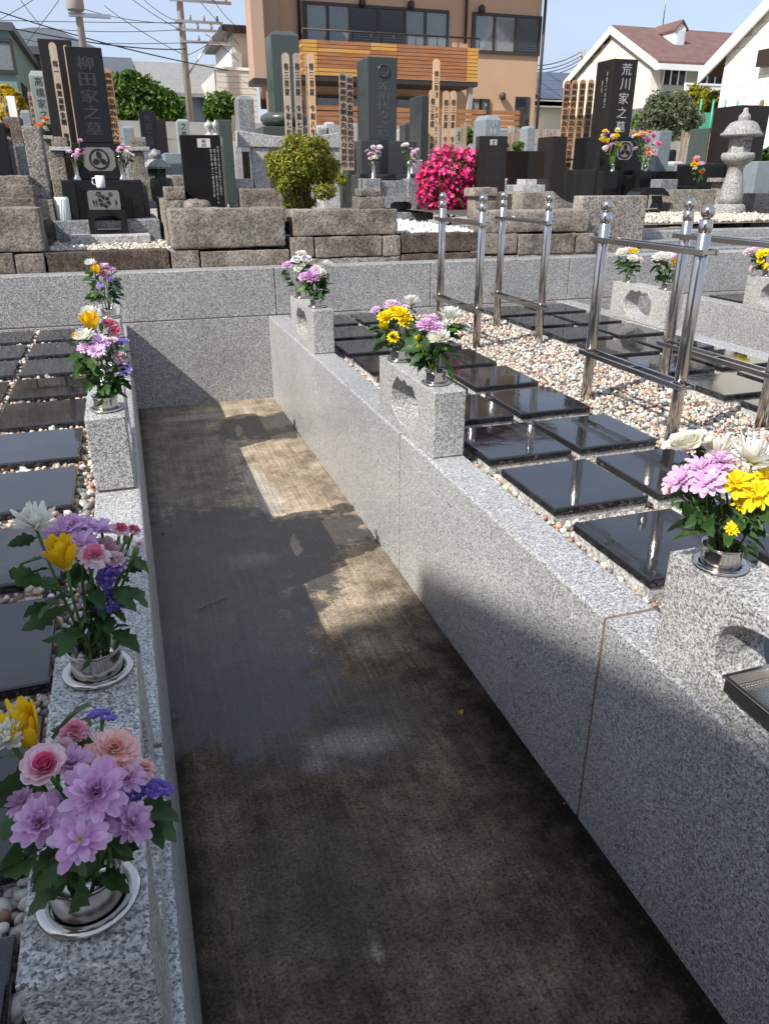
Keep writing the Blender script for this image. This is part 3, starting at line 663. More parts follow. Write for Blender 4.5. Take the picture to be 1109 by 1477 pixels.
def to_plane(px, py, V, depth):
    dh = Vector((V.x, V.y, 0)).normalized(); d = ray(px, py); return EYE + d * ((dh.dot(V - EYE) + depth) / dh.dot(d))
def px_size(P): return (P - EYE).dot(Fv) / FPX
def bouquet(label, x, y, z, heads, nleaf=24, leaf=.06, split=False, seed=1, dark=False, group='bouquets in the steel vases', extra=(), stemr=.0022, bias=(0, 0)):
    g = random.Random(seed); V = Vector((x, y, z)); root = thing('flower_bouquet', label, 'bouquet', V, group=group); stems = []
    for i, h in enumerate(heads):
        px, py, dp, kind, color = h[:5]; dep = h[5] if len(h) > 5 else g.uniform(-.03, .03); face = h[6] if len(h) > 6 else .35
        P = to_plane(px, py, V, dep); rad = dp * px_size(P) / 2
        out = (P - (V + Vector((0, 0, .02)))).normalized(); tocam = (EYE - P).normalized()
        d = (out * .75 + Vector((0, 0, .45)) + tocam * face + Vector((g.uniform(-.15, .15), g.uniform(-.15, .15), 0))).normalized()
        q = Vector((0, 0, 1)).rotation_difference(d) @ Quaternion((0, 0, 1), g.random() * 6.28); loc = P - V
        if kind in ('carnation', 'rose'): rad *= .80
        if kind in ('cup',): rad *= 1.25; loc = loc - d * rad * .75
        elif kind in ('carnation', 'rose', 'mum', 'lilac_mum'): loc = loc - d * rad * .30
        if split and kind in ('daisy', 'lilac_mum', 'cup', 'mum'):
            o = link(NAMES[kind], DISCG if kind in ('cup', 'mum') else DISC if color != 'lilac' else DISCG, root, loc, q); o.scale = (rad,) * 3
            for li, (n, el, cu, Lp, Wp, r0, h0) in enumerate(KINDS[kind]):
                for k in range(n):
                    pa = link('petal', petal_mesh(kind, li, color), o); pa.rotation_euler = (g.uniform(-.22, .22), g.uniform(-.2, .2), 2 * math.pi * (k + .5 * (li % 2) + g.uniform(-.2, .2)) / n); s = g.uniform(.76, 1.1); pa.scale = (s, s * g.uniform(.85, 1.15), s * g.uniform(.8, 1.5))
        else:
            o = link(NAMES[kind], head_mesh(kind, color, g.randint(0, 2)), root, loc, q); o.scale = (rad,) * 3
            if kind == 'daisy': link('disc', DISC if color != 'white' else DISCG, o)
        a = Vector((g.uniform(-.018, .018), g.uniform(-.018, .018), -.02)); b = loc - d * rad * .1; mid = (a + b) * .5 + Vector((a.x, a.y, .02)) * .8 + Vector((g.uniform(-.01, .01), g.uniform(-.01, .01), 0))
        pts = [a * (1 - t) ** 2 + mid * 2 * t * (1 - t) + b * t * t for t in (0, .2, .4, .6, .8, 1)]
        MB().tube(pts, stemr, 5).build('stem', M['stem'], root); stems.append(pts)
    LS = LEAFD if dark else LEAF
    for k in range(int(nleaf * 1.6)):
        pts = g.choice(stems); t = g.uniform(.22, .88) * 5; i = min(4, int(t)); p = pts[i].lerp(pts[i + 1], t - i); axis = (pts[-1] - pts[0]).normalized()
        rad_ = Vector((p.x, p.y, 0)); rad_ = rad_.normalized() if rad_.length > .004 else Vector((g.uniform(-1, 1), g.uniform(-1, 1), 0)).normalized()
        rad_ = rad_ + Vector((bias[0], bias[1], 0)); dr = (rad_ * .7 + Vector((g.uniform(-1, 1), g.uniform(-1, 1), g.uniform(-.3, .55))) * .75).normalized()
        q = Vector((1, 0, 0)).rotation_difference(dr); s = leaf * g.uniform(.65, 1.25)
        nl = link('leaf', LS[k % 4], root, p, q @ Quaternion((1, 0, 0), g.uniform(-.7, .7))); nl.scale = (s, s, s)
    for (px0, py0, px1, py1, dep) in extra:                # leaves that reach out of the bunch
        p = to_plane(px0, py0, V, dep) - V; e = to_plane(px1, py1, V, dep + g.uniform(-.02, .02)) - V; d = e - p; q = Vector((1, 0, 0)).rotation_difference(d.normalized()); nl = link('leaf', LS[g.randint(0, 3)], root, p, q @ Quaternion((1, 0, 0), g.uniform(-.5, .5))); s = d.length; nl.scale = (s, s * 1.1, s)
    return root
ZB = ZR + .002 + BH
def vb(x, y, lab): vase(x, y, ZB, lab); return x, y, ZB + .044
X1 = XR + .066; X2 = XL - .068
# left side, nearest first
bouquet('near lilac and salmon bouquet with a yellow bloom at the bottom left corner', *vb(X2 - .002, .60, 'steel vase of the nearest left bouquet'), [
 (8, 1062, 74, 'mum', 'white', .02, .9), (32, 1050, 74, 'cup', 'yellow', .03, -.1), (148, 1036, 42, 'statice', 'purple', .05), (108, 1052, 54, 'carnation', 'pink', .04),
 (165, 1082, 104, 'carnation', 'salmon', .0, .5), (64, 1106, 76, 'rose', 'hotpink', -.03, .8), (137, 1140, 100, 'lilac_mum', 'lilac', -.06, .8), (182, 1118, 66, 'lilac_mum', 'lilac', -.02, .5),
 (104, 1098, 60, 'lilac_mum', 'lilac', -.01, .4), (55, 1186, 84, 'lilac_mum', 'lilac', -.05, .7), (116, 1212, 94, 'daisy', 'lilac', -.08, .9), (193, 1184, 74, 'lilac_mum', 'lilac', -.04, .6), (226, 1142, 50, 'statice', 'purple', -.01), (190, 1150, 44, 'statice', 'purple', .0), (86, 1160, 66, 'lilac_mum', 'lilac', -.0, .5), (150, 1178, 58, 'lilac_mum', 'lilac', -.03, .6), (88, 1078, 50, 'carnation', 'palepink', .02, .4), (206, 1108, 54, 'carnation', 'salmon', .02, .3), (30, 1155, 50, 'lilac_mum', 'lilac', -.01, .5)],
 24, .046, True, 11, True, bias=(-.9, -.5), extra=[(75, 1075, 112, 1005, .02), (30, 1200, -10, 1290, -.03), (60, 1230, 15, 1268, -.05), (110, 1250, 125, 1305, -.06), (30, 1120, -10, 1180, .0), (50, 1150, 0, 1210, -.02), (40, 1090, 5, 1160, .0), (90, 1240, 50, 1290, -.05), (70, 1220, 10, 1250, -.02)])
bouquet('shaded bouquet with an upright yellow bloom and a white one above it', *vb(X2, 1.0, 'steel vase with a wide flange, second from the near left corner'), [
 (48, 752, 74, 'mum', 'white', .02, .5), (89, 797, 58, 'cup', 'yellow', -.05, .0), (92, 770, 67, 'daisy', 'lilac', .03, .3), (122, 764, 60, 'daisy', 'lilac', .04, .2), (147, 766, 48, 'daisy', 'lilac', .03, .2),
 (150, 792, 74, 'carnation', 'palepink', .02), (136, 800, 55, 'carnation', 'hotpink', -.04, .7), (174, 762, 33, 'carnation', 'hotpink', .02), (192, 764, 31, 'carnation', 'hotpink', .03), (182, 776, 26, 'bud', 'white', .02), (196, 795, 28, 'bud', 'white', .0), (202, 785, 19, 'carnation', 'palepink', .01),
 (118, 786, 55, 'daisy', 'lilac', .0, .4), (165, 806, 48, 'carnation', 'palepink', .0, .4), (106, 755, 48, 'daisy', 'lilac', .05, .1), (162, 824, 57, 'statice', 'purple', -.01), (150, 842, 36, 'statice', 'purple', -.02), (162, 872, 55, 'statice', 'purple', -.03)],
 34, .050, True, 12, True, bias=(-.6, -.3), extra=[(70, 840, 5, 825, .0), (75, 870, 35, 880, -.02), (85, 880, 40, 905, -.02), (110, 900, 70, 930, -.03), (125, 925, 75, 925, -.03), (130, 935, 125, 970, -.05), (160, 910, 190, 895, -.02), (165, 930, 188, 915, -.02), (55, 775, 15, 783, .02), (120, 850, 125, 920, -.04), (95, 850, 60, 880, -.01), (140, 860, 150, 930, -.03), (100, 920, 80, 945, -.02)])
bouquet('sunlit lilac and pink bouquet on the middle left block', *vb(X2, 2.435, 'steel vase on the middle left block, near side'), [
 (121, 483, 36, 'mum', 'white', -.02, .3), (110, 484, 16, 'cup', 'yellow', .0), (145, 494, 30, 'daisy', 'lilac', -.02, .6), (123, 502, 24, 'daisy', 'lilac', -.02, .6), (139, 507, 28, 'daisy', 'lilac', -.05, .6), (162, 491, 20, 'rose', 'palepink', .0), (173, 513, 34, 'carnation', 'palepink', -.02, .5),
 (176, 494, 24, 'statice', 'purple', .03), (168, 524, 18, 'statice', 'violet', -.02), (180, 533, 30, 'statice', 'violet', -.03), (155, 500, 22, 'daisy', 'lilac', .01, .4)],
 40, .062, False, 13, extra=[(125, 530, 102, 500, .0), (135, 550, 102, 568, -.02), (130, 540, 108, 525, .0), (150, 575, 137, 588, -.04), (128, 545, 110, 545, .0)])
bouquet('white, yellow and pink bouquet just behind the sunlit lilac one', *vb(X2, 2.835, 'steel vase on the middle left block, far side, hidden by leaves'), [
 (128, 449, 34, 'mum', 'white', .02, .2), (129, 460, 34, 'cup', 'yellow', -.03, .2), (158, 465, 32, 'carnation', 'pink', .0), (168, 478, 26, 'carnation', 'hotpink', -.02), (146, 470, 18, 'bud', 'white', -.01)], 26, .06, False, 14, extra=[(140, 490, 112, 470, 0)])
bouquet('farthest left bouquet with purple statice against the end wall', *vb(X2, 4.2, 'steel vase at the far end of the left wall'), [
 (130, 378, 20, 'mum', 'white', .0, .2), (138, 387, 17, 'cup', 'yellow', -.03, .3), (150, 384, 17, 'daisy', 'lilac', .02), (150, 393, 19, 'carnation', 'pink', -.02, .5), (158, 402, 18, 'statice', 'violet', -.03), (145, 412, 18, 'statice', 'violet', -.06), (167, 419, 13, 'statice', 'violet', -.02), (169, 409, 13, 'statice', 'purple', .0), (161, 389, 14, 'daisy', 'lilac', .01)],
 38, .055, False, 15, extra=[(135, 400, 118, 404, 0), (140, 425, 122, 430, -.02), (150, 430, 140, 440, -.03), (136, 390, 124, 394, 0)])
# right side
bouquet('bouquet of white and violet blooms at the far end of the right wall', *vb(X1, 4.58, 'farther steel vase on the far right-wall block'), [
 (428, 375, 21, 'rose', 'violet', -.01, .5), (441, 374, 20, 'rose', 'violet', -.01, .5), (434, 366, 18, 'rose', 'white', .02), (413, 381, 17, 'lilac_mum', 'lilac', .0, .4), (430, 388, 15, 'rose', 'white', -.03, .5), (436, 381, 14, 'rose', 'violet', -.02)], 26, .055, False, 21)
bouquet('pink and white mum bouquet, nearer of the two on the far right-wall block', *vb(X1, 4.205, 'nearer steel vase on the far right-wall block'), [
 (449, 397, 26, 'lilac_mum', 'lilac', -.04, .7), (438, 398, 18, 'lilac_mum', 'lilac', -.03, .6), (461, 392, 22, 'mum', 'white', -.01, .6), (472, 381, 25, 'mum', 'white', .03, .1), (455, 386, 18, 'lilac_mum', 'palepink', .01)], 36, .055, False, 22, extra=[(465, 410, 482, 408, .0), (460, 425, 475, 420, -.01), (445, 410, 425, 420, -.02)])
bouquet('bright yellow bouquet on the middle right-wall block', *vb(X1, 2.80, 'farther steel vase on the middle right-wall block, under yellow flowers'), [
 (556, 455, 28, 'lilac_mum', 'lemon', -.03, .6), (569, 448, 26, 'lilac_mum', 'lemon', -.01, .5), (579, 451, 28, 'lilac_mum', 'lemon', -.03, .6), (585, 461, 24, 'lilac_mum', 'lemon', -.04, .6), (554, 468, 20, 'cup', 'lemon', -.04, -.1), (567, 486, 20, 'daisy', 'lemon', -.06, .8), (541, 446, 18, 'lilac_mum', 'lilac', .02), (566, 438, 26, 'lilac_mum', 'lilac', .03, .2), (583, 443, 20, 'lilac_mum', 'lilac', .02), (593, 433, 34, 'mum', 'white', .05, .05), (560, 436, 16, 'mum', 'white', .05, .1)], 30, .058, False, 23, extra=[(560, 495, 535, 500, 0), (585, 480, 606, 476, .0), (568, 500, 570, 512, -.04)])
bouquet('bouquet of two large white mums with a lilac cluster, right of the yellow one', *vb(X1, 2.415, 'nearer steel vase on the middle right-wall block'), [
 (614, 466, 30, 'lilac_mum', 'lilac', -.01, .6), (628, 470, 26, 'lilac_mum', 'lilac', -.02, .6), (624, 459, 22, 'lilac_mum', 'lilac', .01, .4), (650, 452, 44, 'mum', 'white', .04, .0), (633, 485, 40, 'mum', 'white', -.04, .25), (602, 486, 12, 'cup', 'lemon', .0, .0), (603, 499, 10, 'cup', 'lemon', .0, .0), (641, 466, 18, 'mum', 'white', .02)], 44, .062, False, 24, extra=[(655, 495, 672, 478, .02), (650, 510, 668, 520, .0), (640, 520, 655, 548, -.03), (620, 510, 600, 520, .0), (620, 500, 598, 508, 0), (640, 515, 650, 540, -.03)])
bouquet('near right bouquet of white, lilac and yellow flowers above the incense tray', *vb(X1, .985, 'nearest steel vase on the right, above the incense tray'), [
 (990, 642, 76, 'rose', 'cream', .02, .3), (1035, 648, 62, 'mum', 'cream', .03, .0), (1088, 656, 84, 'mum', 'white', .01, .0), (984, 692, 54, 'daisy', 'lilac', -.02, .6), (1012, 676, 50, 'daisy', 'lilac', -.01, .4), (1038, 666, 46, 'daisy', 'lilac', .0, .3), (1020, 698, 54, 'daisy', 'lilac', -.05, .8), (973, 706, 40, 'rose', 'palepink', .02), (1032, 682, 44, 'daisy', 'lilac', -.02, .4),
 (1060, 698, 56, 'daisy', 'lemon', -.03, .7), (1092, 714, 58, 'daisy', 'lemon', -.04, .8), (1072, 728, 32, 'daisy', 'lemon', -.03, .5), (1055, 763, 24, 'daisy', 'lemon', -.05, .8), (1106, 690, 40, 'daisy', 'lemon', .01, .5)],
 52, .05, True, 25, extra=[(1010, 755, 965, 748, .0), (1005, 750, 985, 755, -.01), (1070, 790, 1092, 798, -.02), (1085, 750, 1109, 745, .0), (1040, 660, 1032, 650, .03), (1060, 780, 1080, 800, -.03), (1030, 770, 1020, 795, -.04), (1075, 770, 1100, 765, -.02)])
bouquet('white mum bouquet with a yellow bloom, left of the pair behind the steel stands', *vb(3.304, 4.60, 'left vase of the pair behind the steel stands'), [
 (897, 363, 21, 'mum', 'white', -.01, .3), (913, 361, 19, 'lilac_mum', 'lemon', .01, .3), (912, 372, 19, 'mum', 'white', -.04, .4), (922, 373, 14, 'lilac_mum', 'palepink', .01), (906, 359, 14, 'lilac_mum', 'palepink', .02)], 36, .06, False, 31)
bouquet('flat white mum bouquet edged with pink, right of the pair behind the steel stands', *vb(3.304, 4.2, 'right vase of the pair behind the steel stands'), [
 (950, 370, 24, 'mum', 'white', -.01, .2), (963, 369, 24, 'mum', 'white', -.01, .2), (977, 370, 15, 'lilac_mum', 'pink', .0), (974, 378, 14, 'lilac_mum', 'yellow', -.02, .4), (972, 386, 12, 'lilac_mum', 'palepink', -.02)], 38, .06, False, 32, extra=[(955, 400, 942, 404, 0)])
bouquet('pink and yellow bouquet cut by the right picture edge', *vb(4.469, 4.58, 'vase at the right picture edge across the second aisle'), [
 (1078, 362, 16, 'lilac_mum', 'palepink', 0), (1088, 359, 17, 'lilac_mum', 'palepink', .01), (1098, 366, 17, 'daisy', 'lemon', -.03, .6), (1106, 364, 16, 'daisy', 'lemon', -.02, .6), (1097, 377, 12, 'daisy', 'lemon', -.04, .6), (1085, 386, 13, 'lilac_mum', 'palepink', -.02), (1099, 357, 15, 'lilac_mum', 'palepink', .02), (1104, 384, 11, 'daisy', 'lemon', -.04)], 28, .055, False, 33)

# ---- small litter on the aisle floor
def dead_leaf(px, py, s, label):
    p = atZ(px, py, .006); o = link('fallen_leaf', LEAF[rnd.randint(0, 3)].copy(), None, p, (rnd.uniform(-.2, .2), rnd.uniform(-.2, .2), rnd.uniform(0, 6))); o.data.materials[0] = M['dead']; o.scale = (s,) * 3; tag(o, label, 'leaf', 'litter on the aisle floor')
dead_leaf(668, 1023, .032, 'dry orange leaf on the shaded floor near the right wall')
dead_leaf(447, 686, .018, 'tiny orange leaf on the sunlit strip of floor')
dead_leaf(812, 1160, .016, 'tiny brown leaf at the foot of the near right wall')
dead_leaf(233, 770, .02, 'small dark leaf by the left wall foot'); bpy.data.objects['fallen_leaf.003'].data.materials[0] = M['bark']
pts = [atZ(288, 880, .006), atZ(305, 871, .008), atZ(330, 862, .005)]
tag(MB().tube(pts, [.0015, .002, .001], 5).build('twig', M['bark']), 'thin dark twig lying on the wet floor', 'twig')
# ------------------------------------------------------------------ the old cemetery on the terrace
class T:
    def __init__(s, name, label, cat, px, py, Y, group=None, rz=0):
        s.o = atY(px, py, Y); s.t = thing(name, label, cat, s.o, rz, group); s.Y = Y
    def loc(s, px0, px1, yt, yb, Y):
        a, b, c, d = rect(px0, px1, yt, yb, Y); return a - s.o.x, b - s.o.x, c - s.o.z, d - s.o.z
    def box(s, part, mat, px0, px1, yt, yb, Y=None, depth=.2, bevel=.006, parent=None, down=0):
        Y = Y or s.Y; x0, x1, z0, z1 = s.loc(px0, px1, yt, yb, Y); y = Y - s.o.y; B(x0, x1, y, y + depth, z0 - down, z1).build(part, M[mat], parent or s.t, bevel=bevel); return x0, x1, z0, z1, y
    def frus(s, part, mat, px0, px1, yt, yb, Y, depth, cap=.04, bevel=.006, down=0):
        """pillar with a low pyramid top"""
        x0, x1, z0, z1 = s.loc(px0, px1, yt, yb, Y); y = Y - s.o.y; m = MB(); zc = z1 - cap; z0 -= down; i = min(x1 - x0, depth) * .16
        m.add([(x0, y, z0), (x1, y, z0), (x1, y + depth, z0), (x0, y + depth, z0), (x0, y, zc), (x1, y, zc), (x1, y + depth, zc), (x0, y + depth, zc), (x0 + i, y + i, z1), (x1 - i, y + i, z1), (x1 - i, y + depth - i, z1), (x0 + i, y + depth - i, z1)],
              [(0, 3, 2, 1), (0, 1, 5, 4), (1, 2, 6, 5), (2, 3, 7, 6), (3, 0, 4, 7), (4, 5, 9, 8), (5, 6, 10, 9), (6, 7, 11, 10), (7, 4, 8, 11), (8, 9, 10, 11)])
        m.build(part, M[mat], s.t, bevel=bevel); return x0, x1, z0, z1, y
    def rock(s, part, mat, px0, px1, yt, yb, Y=None, depth=.2, amp=.006, seed=None, down=0, rr=.008, step=.03):
        Y = Y or s.Y; x0, x1, z0, z1 = s.loc(px0, px1, yt, yb, Y); y = Y - s.o.y
        rough_block(x0, x1, y, y + depth, z0 - down, z1, amp, step, rr, seed if seed is not None else rnd.randint(0, 99)).build(part, M[mat], s.t)
    def text(s, string, mat, px0, px1, yt, yb, Y=None, eps=.002, fill=.86, bold=0, name='lettering'):
        Y = Y or s.Y; x0, x1, z0, z1 = s.loc(px0, px1, yt, yb, Y); lettering(string, M[mat], s.t, (x0 + x1) / 2, Y - s.o.y - eps, z1, z0, (x1 - x0), fill=fill, bold=bold, name=name)

# ---- kerbs, left to right
def kerb(label, px, Y=5.62): return T('stone_kerb', label, 'kerb', px, 390, Y, 'old stone kerbs on top of the end wall')
k = kerb('weathered stone kerb at the left picture edge, a large block on two small ones', 30)
k.rock('block', 'tuff', -70, 60, 300, 364, depth=.30, seed=1); k.rock('block', 'tuff', -90, 21, 366, 397, Y=5.61, depth=.26, seed=2); k.rock('block', 'tuff', 23, 65, 366, 396, Y=5.61, depth=.26, seed=3)
k.rock('block', 'tuff2', -30, 51, 285, 301, Y=6.05, depth=.22, seed=4, down=.3); k.rock('block', 'tuff2', -20, 44, 253, 287, Y=6.5, depth=.25, seed=5, down=.3); k.rock('cap_block', 'tuff2', 17, 49, 267, 287, Y=6.1, depth=.2, seed=6)
k = kerb('low dark stone kerb in front of the gravel of the tall black grave', 150)
k.rock('block', 'tuff_dark', 67, 245, 362, 392, depth=.17, amp=.006, seed=7)
k.rock('block', 'tuff2', 53, 80, 287, 335, Y=6.55, depth=.9, seed=8, down=.1)
k = kerb('tall stone kerb right of the black grave, one long block over a split course', 330)
k.rock('block', 'tuff', 246, 412, 300, 357, depth=.26, amp=.008, seed=9, rr=.012); k.rock('block', 'tuff', 248, 288, 361, 389, Y=5.615, depth=.24, seed=10); k.rock('block', 'tuff', 290, 418, 361, 388, Y=5.615, depth=.24, seed=11)
k.rock('side_block', 'tuff2', 236, 262, 288, 302, Y=6.2, depth=1.2, seed=12, down=.25); k.rock('cap_block', 'tuff2', 238, 267, 269, 288, Y=6.2, depth=.22, seed=13)
k = kerb('stone kerb in front of the clipped shrub, long slab over three blocks', 500)
k.rock('block', 'tuff2', 423, 573, 302, 339, Y=5.64, depth=.24, amp=.008, seed=14); k.rock('block', 'tuff', 419, 453, 342, 371, depth=.24, seed=15); k.rock('block', 'tuff', 455, 551, 341, 370, depth=.24, seed=16); k.rock('block', 'tuff', 553, 578, 340, 369, depth=.24, seed=17)
k.rock('footing', 'granite_rough', 440, 577, 371, 384, Y=5.625, depth=.22, seed=18, amp=.004)
k.rock('corner_post', 'tuff2', 520, 550, 272, 283, Y=5.70, depth=.16, seed=19); k.rock('corner_post', 'tuff2', 518, 556, 283, 303, Y=5.69, depth=.19, seed=20)
k.rock('side_block', 'tuff2', 348, 420, 272, 300, Y=6.3, depth=.2, seed=21, down=.2)
k = kerb('low stone kerb in front of the white gravel and pink azalea', 640)
k.rock('block', 'tuff_dark', 580, 692, 337, 363, depth=.18, seed=22); k.rock('block', 'tuff_dark', 580, 692, 365, 380, Y=5.61, depth=.18, seed=23, amp=.006)
k = kerb('stone kerb behind the far steel stands, mossy block over a jointed course', 770)
k.rock('block', 'tuff', 697, 850, 303, 335, Y=5.64, depth=.26, seed=24, amp=.009, rr=.012); k.rock('block', 'tuff', 680, 746, 337, 366, depth=.25, seed=25); k.rock('block', 'tuff', 748, 829, 337, 366, depth=.25, seed=26); k.rock('block', 'tuff', 831, 858, 336, 364, depth=.25, seed=27)
k.rock('footing', 'granite_rough', 690, 848, 367, 378, Y=5.625, depth=.22, seed=28, amp=.004)
k.rock('corner_post', 'tuff2', 683, 718, 270, 283, Y=6.0, depth=.2, seed=29); k.rock('corner_post', 'tuff2', 686, 716, 283, 304, Y=6.02, depth=.17, seed=30, down=.1)
k.rock('side_block', 'tuff2', 754, 790, 277, 303, Y=6.3, depth=.5, seed=31, down=.1); k.rock('side_block', 'tuff_dark', 728, 754, 279, 303, Y=6.5, depth=.4, seed=32, down=.1)
k = T('grave_kerb', 'smooth granite kerb block with a scooped shoulder beside the black grave at right', 'kerb', 880, 370, 5.75)
k.box('block', 'granite_rough', 838, 929, 282, 372, 5.75, .16, .008); x0, x1, z0, z1 = k.loc(797, 838, 275, 305, 6.15); y = .4
pl = [(x0, z0 - .2), (x1 + .1, z0 - .2), (x1 + .1, z0 + (z1 - z0) * .35)] + [(x0 + (x1 - x0) * (1 - t), z0 + (z1 - z0) * (.35 + .65 * t ** 2.2)) for t in (0, .25, .5, .75, 1)]
MB().prism(pl, y, y + .14).build('scooped_wing', M['granite_rough'], k.t, bevel=.006)
k = T('grave_kerb', 'long granite step kerb in front of the lantern plot at the right edge', 'kerb', 1010, 385, 5.62)
k.box('step', 'granite_grey', 915, 1240, 356, 392, 5.62, .14, .006); k.box('step', 'granite_grey', 918, 1240, 343, 360, 5.75, .14, .006, down=.1); k.box('step', 'granite_fine', 922, 1240, 329, 347, 5.90, .16, .008, down=.1)

# plot fills
def plot(px0, px1, Y0, Y1, z, mat, yy=330): sheet('plot_ground', atY(px0, yy, Y0).x, atY(px1, yy, Y0).x, Y0, Y1, z, M[mat])
plot(62, 250, 5.75, 7.4, 1.025, 'gravel_bed'); plot(250, 520, 5.80, 8.3, 1.20, 'soil'); plot(580, 700, 5.72, 7.9, 1.085, 'gravel_bed'); plot(700, 850, 5.8, 8.8, 1.20, 'soil'); plot(-160, 60, 5.8, 8.0, 1.22, 'soil'); plot(926, 1300, 6.0, 8.2, 1.115, 'gravel_bed')
PALB = [(.58, .53, .44, 4), (.48, .43, .35, 3), (.40, .34, .28, 2), (.62, .58, .5, 2), (.25, .22, .19, 1)]
PALW = [(.72, .71, .68, 6), (.6, .59, .56, 3), (.5, .49, .47, 1)]
def terr_gravel(label, px0, px1, Y0, Y1, z, pal, rad, step, seed, yy=340):
    P = scatter(atY(px0, yy, Y0).x, atY(px1, yy, Y0).x, Y0, Y1, step, z, [], seed, .008); pebbles('gravel', label, P, rad, pal, 1, seed)
terr_gravel('pale beige gravel in the plot of the tall black grave', 66, 246, 5.80, 7.2, 1.035, PALB, .013, .022, 61)
terr_gravel('white pebbles below the pink azalea', 582, 696, 5.80, 7.7, 1.10, PALW, .02, .034, 62)
terr_gravel('beige gravel around the foot of the tall stone lantern', 935, 1200, 6.06, 8.0, 1.13, PALB, .015, .027, 63)

# ---- memorial boards
def toba(label, px, pt, wpx, pb, Y, mat, text, txt=(.14, .98), group='wooden memorial boards', ink='ink', tw=.62, rz=0, nameplate=True, wx=1, bold=0):
    a = atY(px, pt, Y); sc = (a - EYE).dot(Fv) / FPX; W = wpx * sc; zb = atY(px, pb, Y).z; H = a.z - zb
    t = thing('memorial_board', label, 'wooden board', (a.x, Y, zb), rz, group); h = W / 2; n = h * .16
    pl = [(-h, 0), (h, 0), (h, H - 2.9 * W), (h - n, H - 2.8 * W), (h, H - 2.7 * W), (h, H - 1.9 * W), (h - n, H - 1.8 * W), (h, H - 1.7 * W), (h, H - .5 * W)] + [(h * math.cos(q), H - .5 * W + h * math.sin(q)) for q in [math.pi * i / 8 for i in range(1, 8)]] + [(-h, H - .5 * W), (-h, H - 1.7 * W), (-h + n, H - 1.8 * W), (-h, H - 1.9 * W), (-h, H - 2.7 * W), (-h + n, H - 2.8 * W), (-h, H - 2.9 * W)]
    MB().prism(pl, 0, .014).build('board', M[mat], t)
    if text: lettering(text, M[ink], t, 0, -.0015, H - txt[0] * H, H - txt[1] * H, W * tw * wx, bold=bold)
    return t
# ---- tall black grave on the left
g = T('family_grave', 'tall black polished grave with carved name and round crest, on a grey granite base', 'grave', 155, 347, 6.62)
g.box('front_step', 'granite_pale', 101, 218, 339, 352, 6.30, .3, .008)
g.box('base', 'granite_grey', 79, 232, 317, 347, 6.52, 1.1, .008, down=.03)
x0, x1, z0, z1, y = g.box('altar', 'black', 92, 207, 259, 318, 6.78, .75, .006)
g.box('altar_wing', 'black', 92, 112, 261, 318, 6.72, .06, .004); g.box('altar_wing', 'black', 190, 207, 261, 318, 6.72, .06, .004)
g.box('offering_table', 'black', 126, 175, 271, 318, 6.64, .135, .005)
x0, x1, z0, z1 = g.loc(127, 173, 274, 302, 6.64)
m = MB(); y = 6.64 - g.o.y - .003; m.prism([(x0, z0), (x1, z0), (x1, z1 - .015), (x1 - .015, z1), (x0 + .015, z1), (x0, z1 - .015)], y, y + .004); pn = m.build('etched_panel', M['etched'], g.t)
cx, cz, hw = (x0 + x1) / 2, (z0 + z1) / 2, (x1 - x0) / 2; m = MB()
def flower2(m, cx, cz, r, n, y):
    for k in range(n):
        a = 2 * math.pi * k / n + .3; b = a + 2 * math.pi / n * .82; mid = (a + b) / 2
        m.add([(cx + .18 * r * math.cos(mid), y, cz + .18 * r * math.sin(mid)), (cx + .8 * r * math.cos(b), y, cz + .8 * r * math.sin(b)), (cx + r * math.cos(mid), y, cz + r * math.sin(mid)), (cx + .8 * r * math.cos(a), y, cz + .8 * r * math.sin(a))], [(0, 3, 2, 1)])
flower2(m, cx, cz - .01, hw * .42, 6, y - .002); flower2(m, cx - hw * .3, cz + hw * .36, hw * .2, 5, y - .002); flower2(m, cx + hw * .42, cz + hw * .34, hw * .15, 5, y - .002)
for s, q in ((-1, .62), (-1, .45), (1, .68)): m.add([(cx + s * hw * q, y - .002, cz - hw * .45), (cx + s * hw * (q + .12), y - .002, cz - hw * .1), (cx + s * hw * (q + .02), y - .002, cz + hw * .05)], [(0, 1, 2) if s > 0 else (0, 2, 1)])
m.build('flower_carving', M['carve_dark'], pn)
